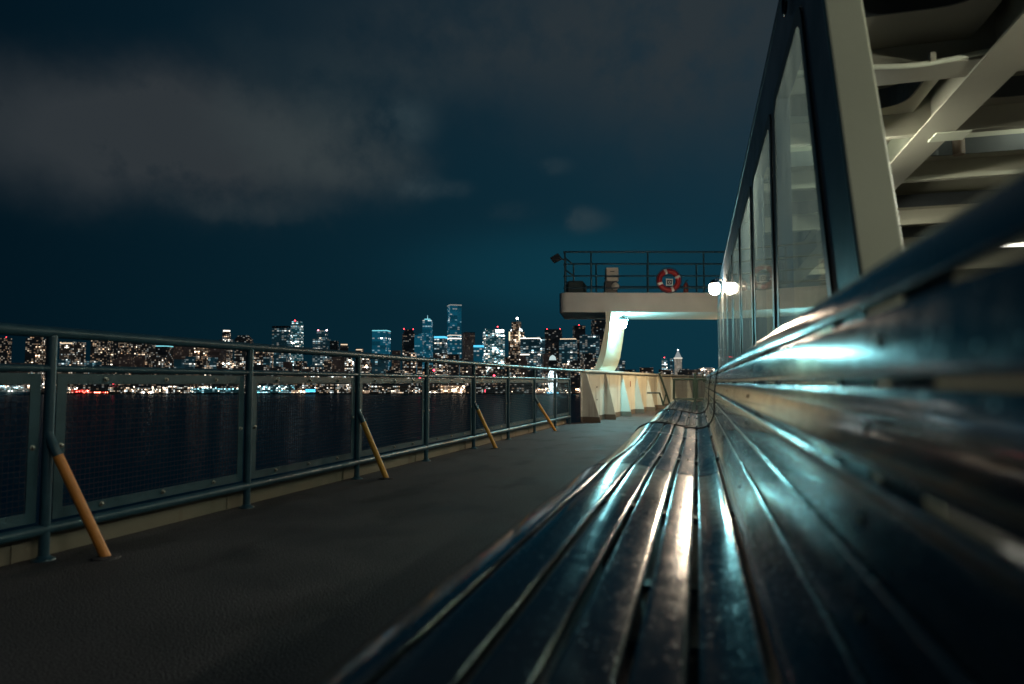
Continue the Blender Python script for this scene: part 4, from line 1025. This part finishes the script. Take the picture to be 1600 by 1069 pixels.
# lamp posts of the waterfront
def lamp_post(px, py, col, s, label, group, r=1.0):
    d_ = DS - 2; top = P(px, py, d_); loc = Vector((top.x, top.y, WZ+2))
    o = empty('street_lamp', loc); tag(o, label, 'street lamp', group); h = top.z - loc.z
    mb_ = MB(); mb_.tube([(0, 0, 0), (0, 0, h-.3)], [.16, .10], 5); mb_.build('pole', M['dark'], o)
    mb_ = MB(); mb_.lathe([(.1, -r), (r*.8, -r*.5), (r, 0), (r*.8, r*.5), (.1, r)], (0, 0, h), 8); mb_.build('lamp_head', glow('lamp_%s_%d' % (''.join('%d' % int(c*9) for c in col), s), col, s), o, True)
for x in [310, 324, 337, 351, 364, 373]: lamp_post(x, 607 + rs.uniform(-1, 1), (.35, .9, 1), 7, 'turquoise lamp in the row above the turquoise lit pier', 'turquoise pier lamps', 1.3)
for x in range(764, 791, 5): lamp_post(x, 610, (1, .98, .92), 8, 'white lamp in the row at the foot of the dark pier shed', 'white lamps of the dark pier shed', 1.8)
for x in [404, 413, 421, 433, 441, 447]: lamp_post(x, 606+rs.uniform(-2, 4), (.8, 1, 1), 5, 'cool white lamp on the open pier in the second bay', 'cool lamps of the open pier', 1.4)
for x in [120, 124, 129, 134]: lamp_post(x, 612+rs.uniform(-.6, .6), (1, .06, .05), 10, 'red lamp in front of the red lit pier shed', 'red pier lamps', 1.8)
for k in range(34):
    x = rs.choice([rs.uniform(100, 380), rs.uniform(395, 900), rs.uniform(395, 900)]); lamp_post(x, rs.uniform(603, 613), (1, .82, .58), 7, 'small warm lamp along the distant waterfront', 'warm lamps along the waterfront', rs.uniform(.9, 1.6))
for x, y in [(177, 599), (678, 578.5), (656, 590), (772, 587), (758, 611)]: lamp_post(x, y, (1, .05, .09), 9, 'red light among the buildings of the waterfront', 'red waterfront lights', 2.4)
# ferris wheel, seen almost edge-on
fw_ = C((863-800)/F*DS, DS-12, WZ+3); wheel = empty('ferris_wheel', fw_, R(15.15)); tag(wheel, 'brilliant white ferris wheel seen almost edge-on at the water', 'ferris wheel')
zc = P(863, 595, DS).z - fw_.z; rad = (P(863, 578, DS).z - P(863, 611, DS).z)/2
tilt = Matrix.Rotation(R(67), 3, 'Z')
gwh = glow('wheel_white', (.75, .95, 1), 3.2)
for sgn in (-1, 1):
    mb_ = MB(); mb_.tube([tilt @ Vector((rad*math.cos(a), sgn*2.0, rad*math.sin(a))) + Vector((0, 0, zc)) for a in [2*math.pi*k/36 for k in range(36)]], .6, 6, closed=True); mb_.build('rim', gwh, wheel)
for k in range(18):
    a = 2*math.pi*k/18; e = tilt @ Vector((rad*math.cos(a), 0, rad*math.sin(a)))
    mb_ = MB(); mb_.tube([Vector((0, 0, zc)), e + Vector((0, 0, zc))], .38, 5); mb_.build('spoke', gwh, wheel)
    mb_ = MB(); bmesh_box(mb_, 1.8, 1.8, -3.2, -.8); g_ = mb_.build('gondola', M['bwhite'], wheel); g_.location = e*1.03 + Vector((0, 0, zc))
mb_ = MB()
for sx in (-1, 1):
    mb_.tube([tilt @ Vector((-9*sx, 4, 0)), tilt @ Vector((0, 3, zc)), ], .6, 6); mb_.tube([tilt @ Vector((-9*sx, -4, 0)), tilt @ Vector((0, -3, zc))], .6, 6)
mb_.build('support_legs', gwh, wheel)
part(wheel, 'lit_base', glow('wheel_base', (.15, .65, 1), 2.0), 26, 6, -.6, 1.0)
# white dome
o, w, dp, h = city(857, 870, 563, 1740, 'dark', 'domed_building', 'dark block with a pale glowing dome above the ferris wheel', None, 'building', 'box', yaw=0)
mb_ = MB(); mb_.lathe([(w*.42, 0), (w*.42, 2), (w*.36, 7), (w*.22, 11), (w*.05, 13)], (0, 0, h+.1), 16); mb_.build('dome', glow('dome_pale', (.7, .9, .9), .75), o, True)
# docked ferry on the far left
fl_ = C((22-800)/F*DS, DS-30, WZ); fb = empty('docked_ferry', fl_, R(15.15)); tag(fb, 'grey lit ferry docked at the far left of the waterfront', 'ferry')
mb_ = MB(); mb_.prism([(-60, -9, 0), (52, -9, 0), (58, -9, 6), (-64, -9, 6)], (0, 18, 0)); mb_.build('hull', M['bwhite'], fb)
mb_ = MB(); bmesh_box(mb_, 104, 15, 6.02, 13); mb_.build('car_deck', win_mat('ferry_deck', 5.0, 3.4, .6, 'cool', (.2, .22, .2), .07, (.7, .9, .8), 1.6), fb)
mb_ = MB(); bmesh_box(mb_, 84, 13, 13.02, 19); mb_.build('passenger_deck', bpy.data.materials['ferry_deck'], fb)
mb_ = MB(); bmesh_box(mb_, 14, 10, 19.02, 23, 1, 20); mb_.build('wheelhouse', M['bwhite'], fb)
mb_ = MB(); bmesh_box(mb_, 7, 5, 19.02, 26, .9, -6); mb_.build('funnel', M['dark'], fb)
for x_ in (-20, 20, 27): beacon(fb, x_, 8, (.9, 1, .9), 5, 1.5, 'deck_light'); 
for c_ in fb.children:
    if c_.name.startswith('deck_light'): c_.location.y = -10
for o in bpy.data.objects:
    if '_h' in o: del o['_h']
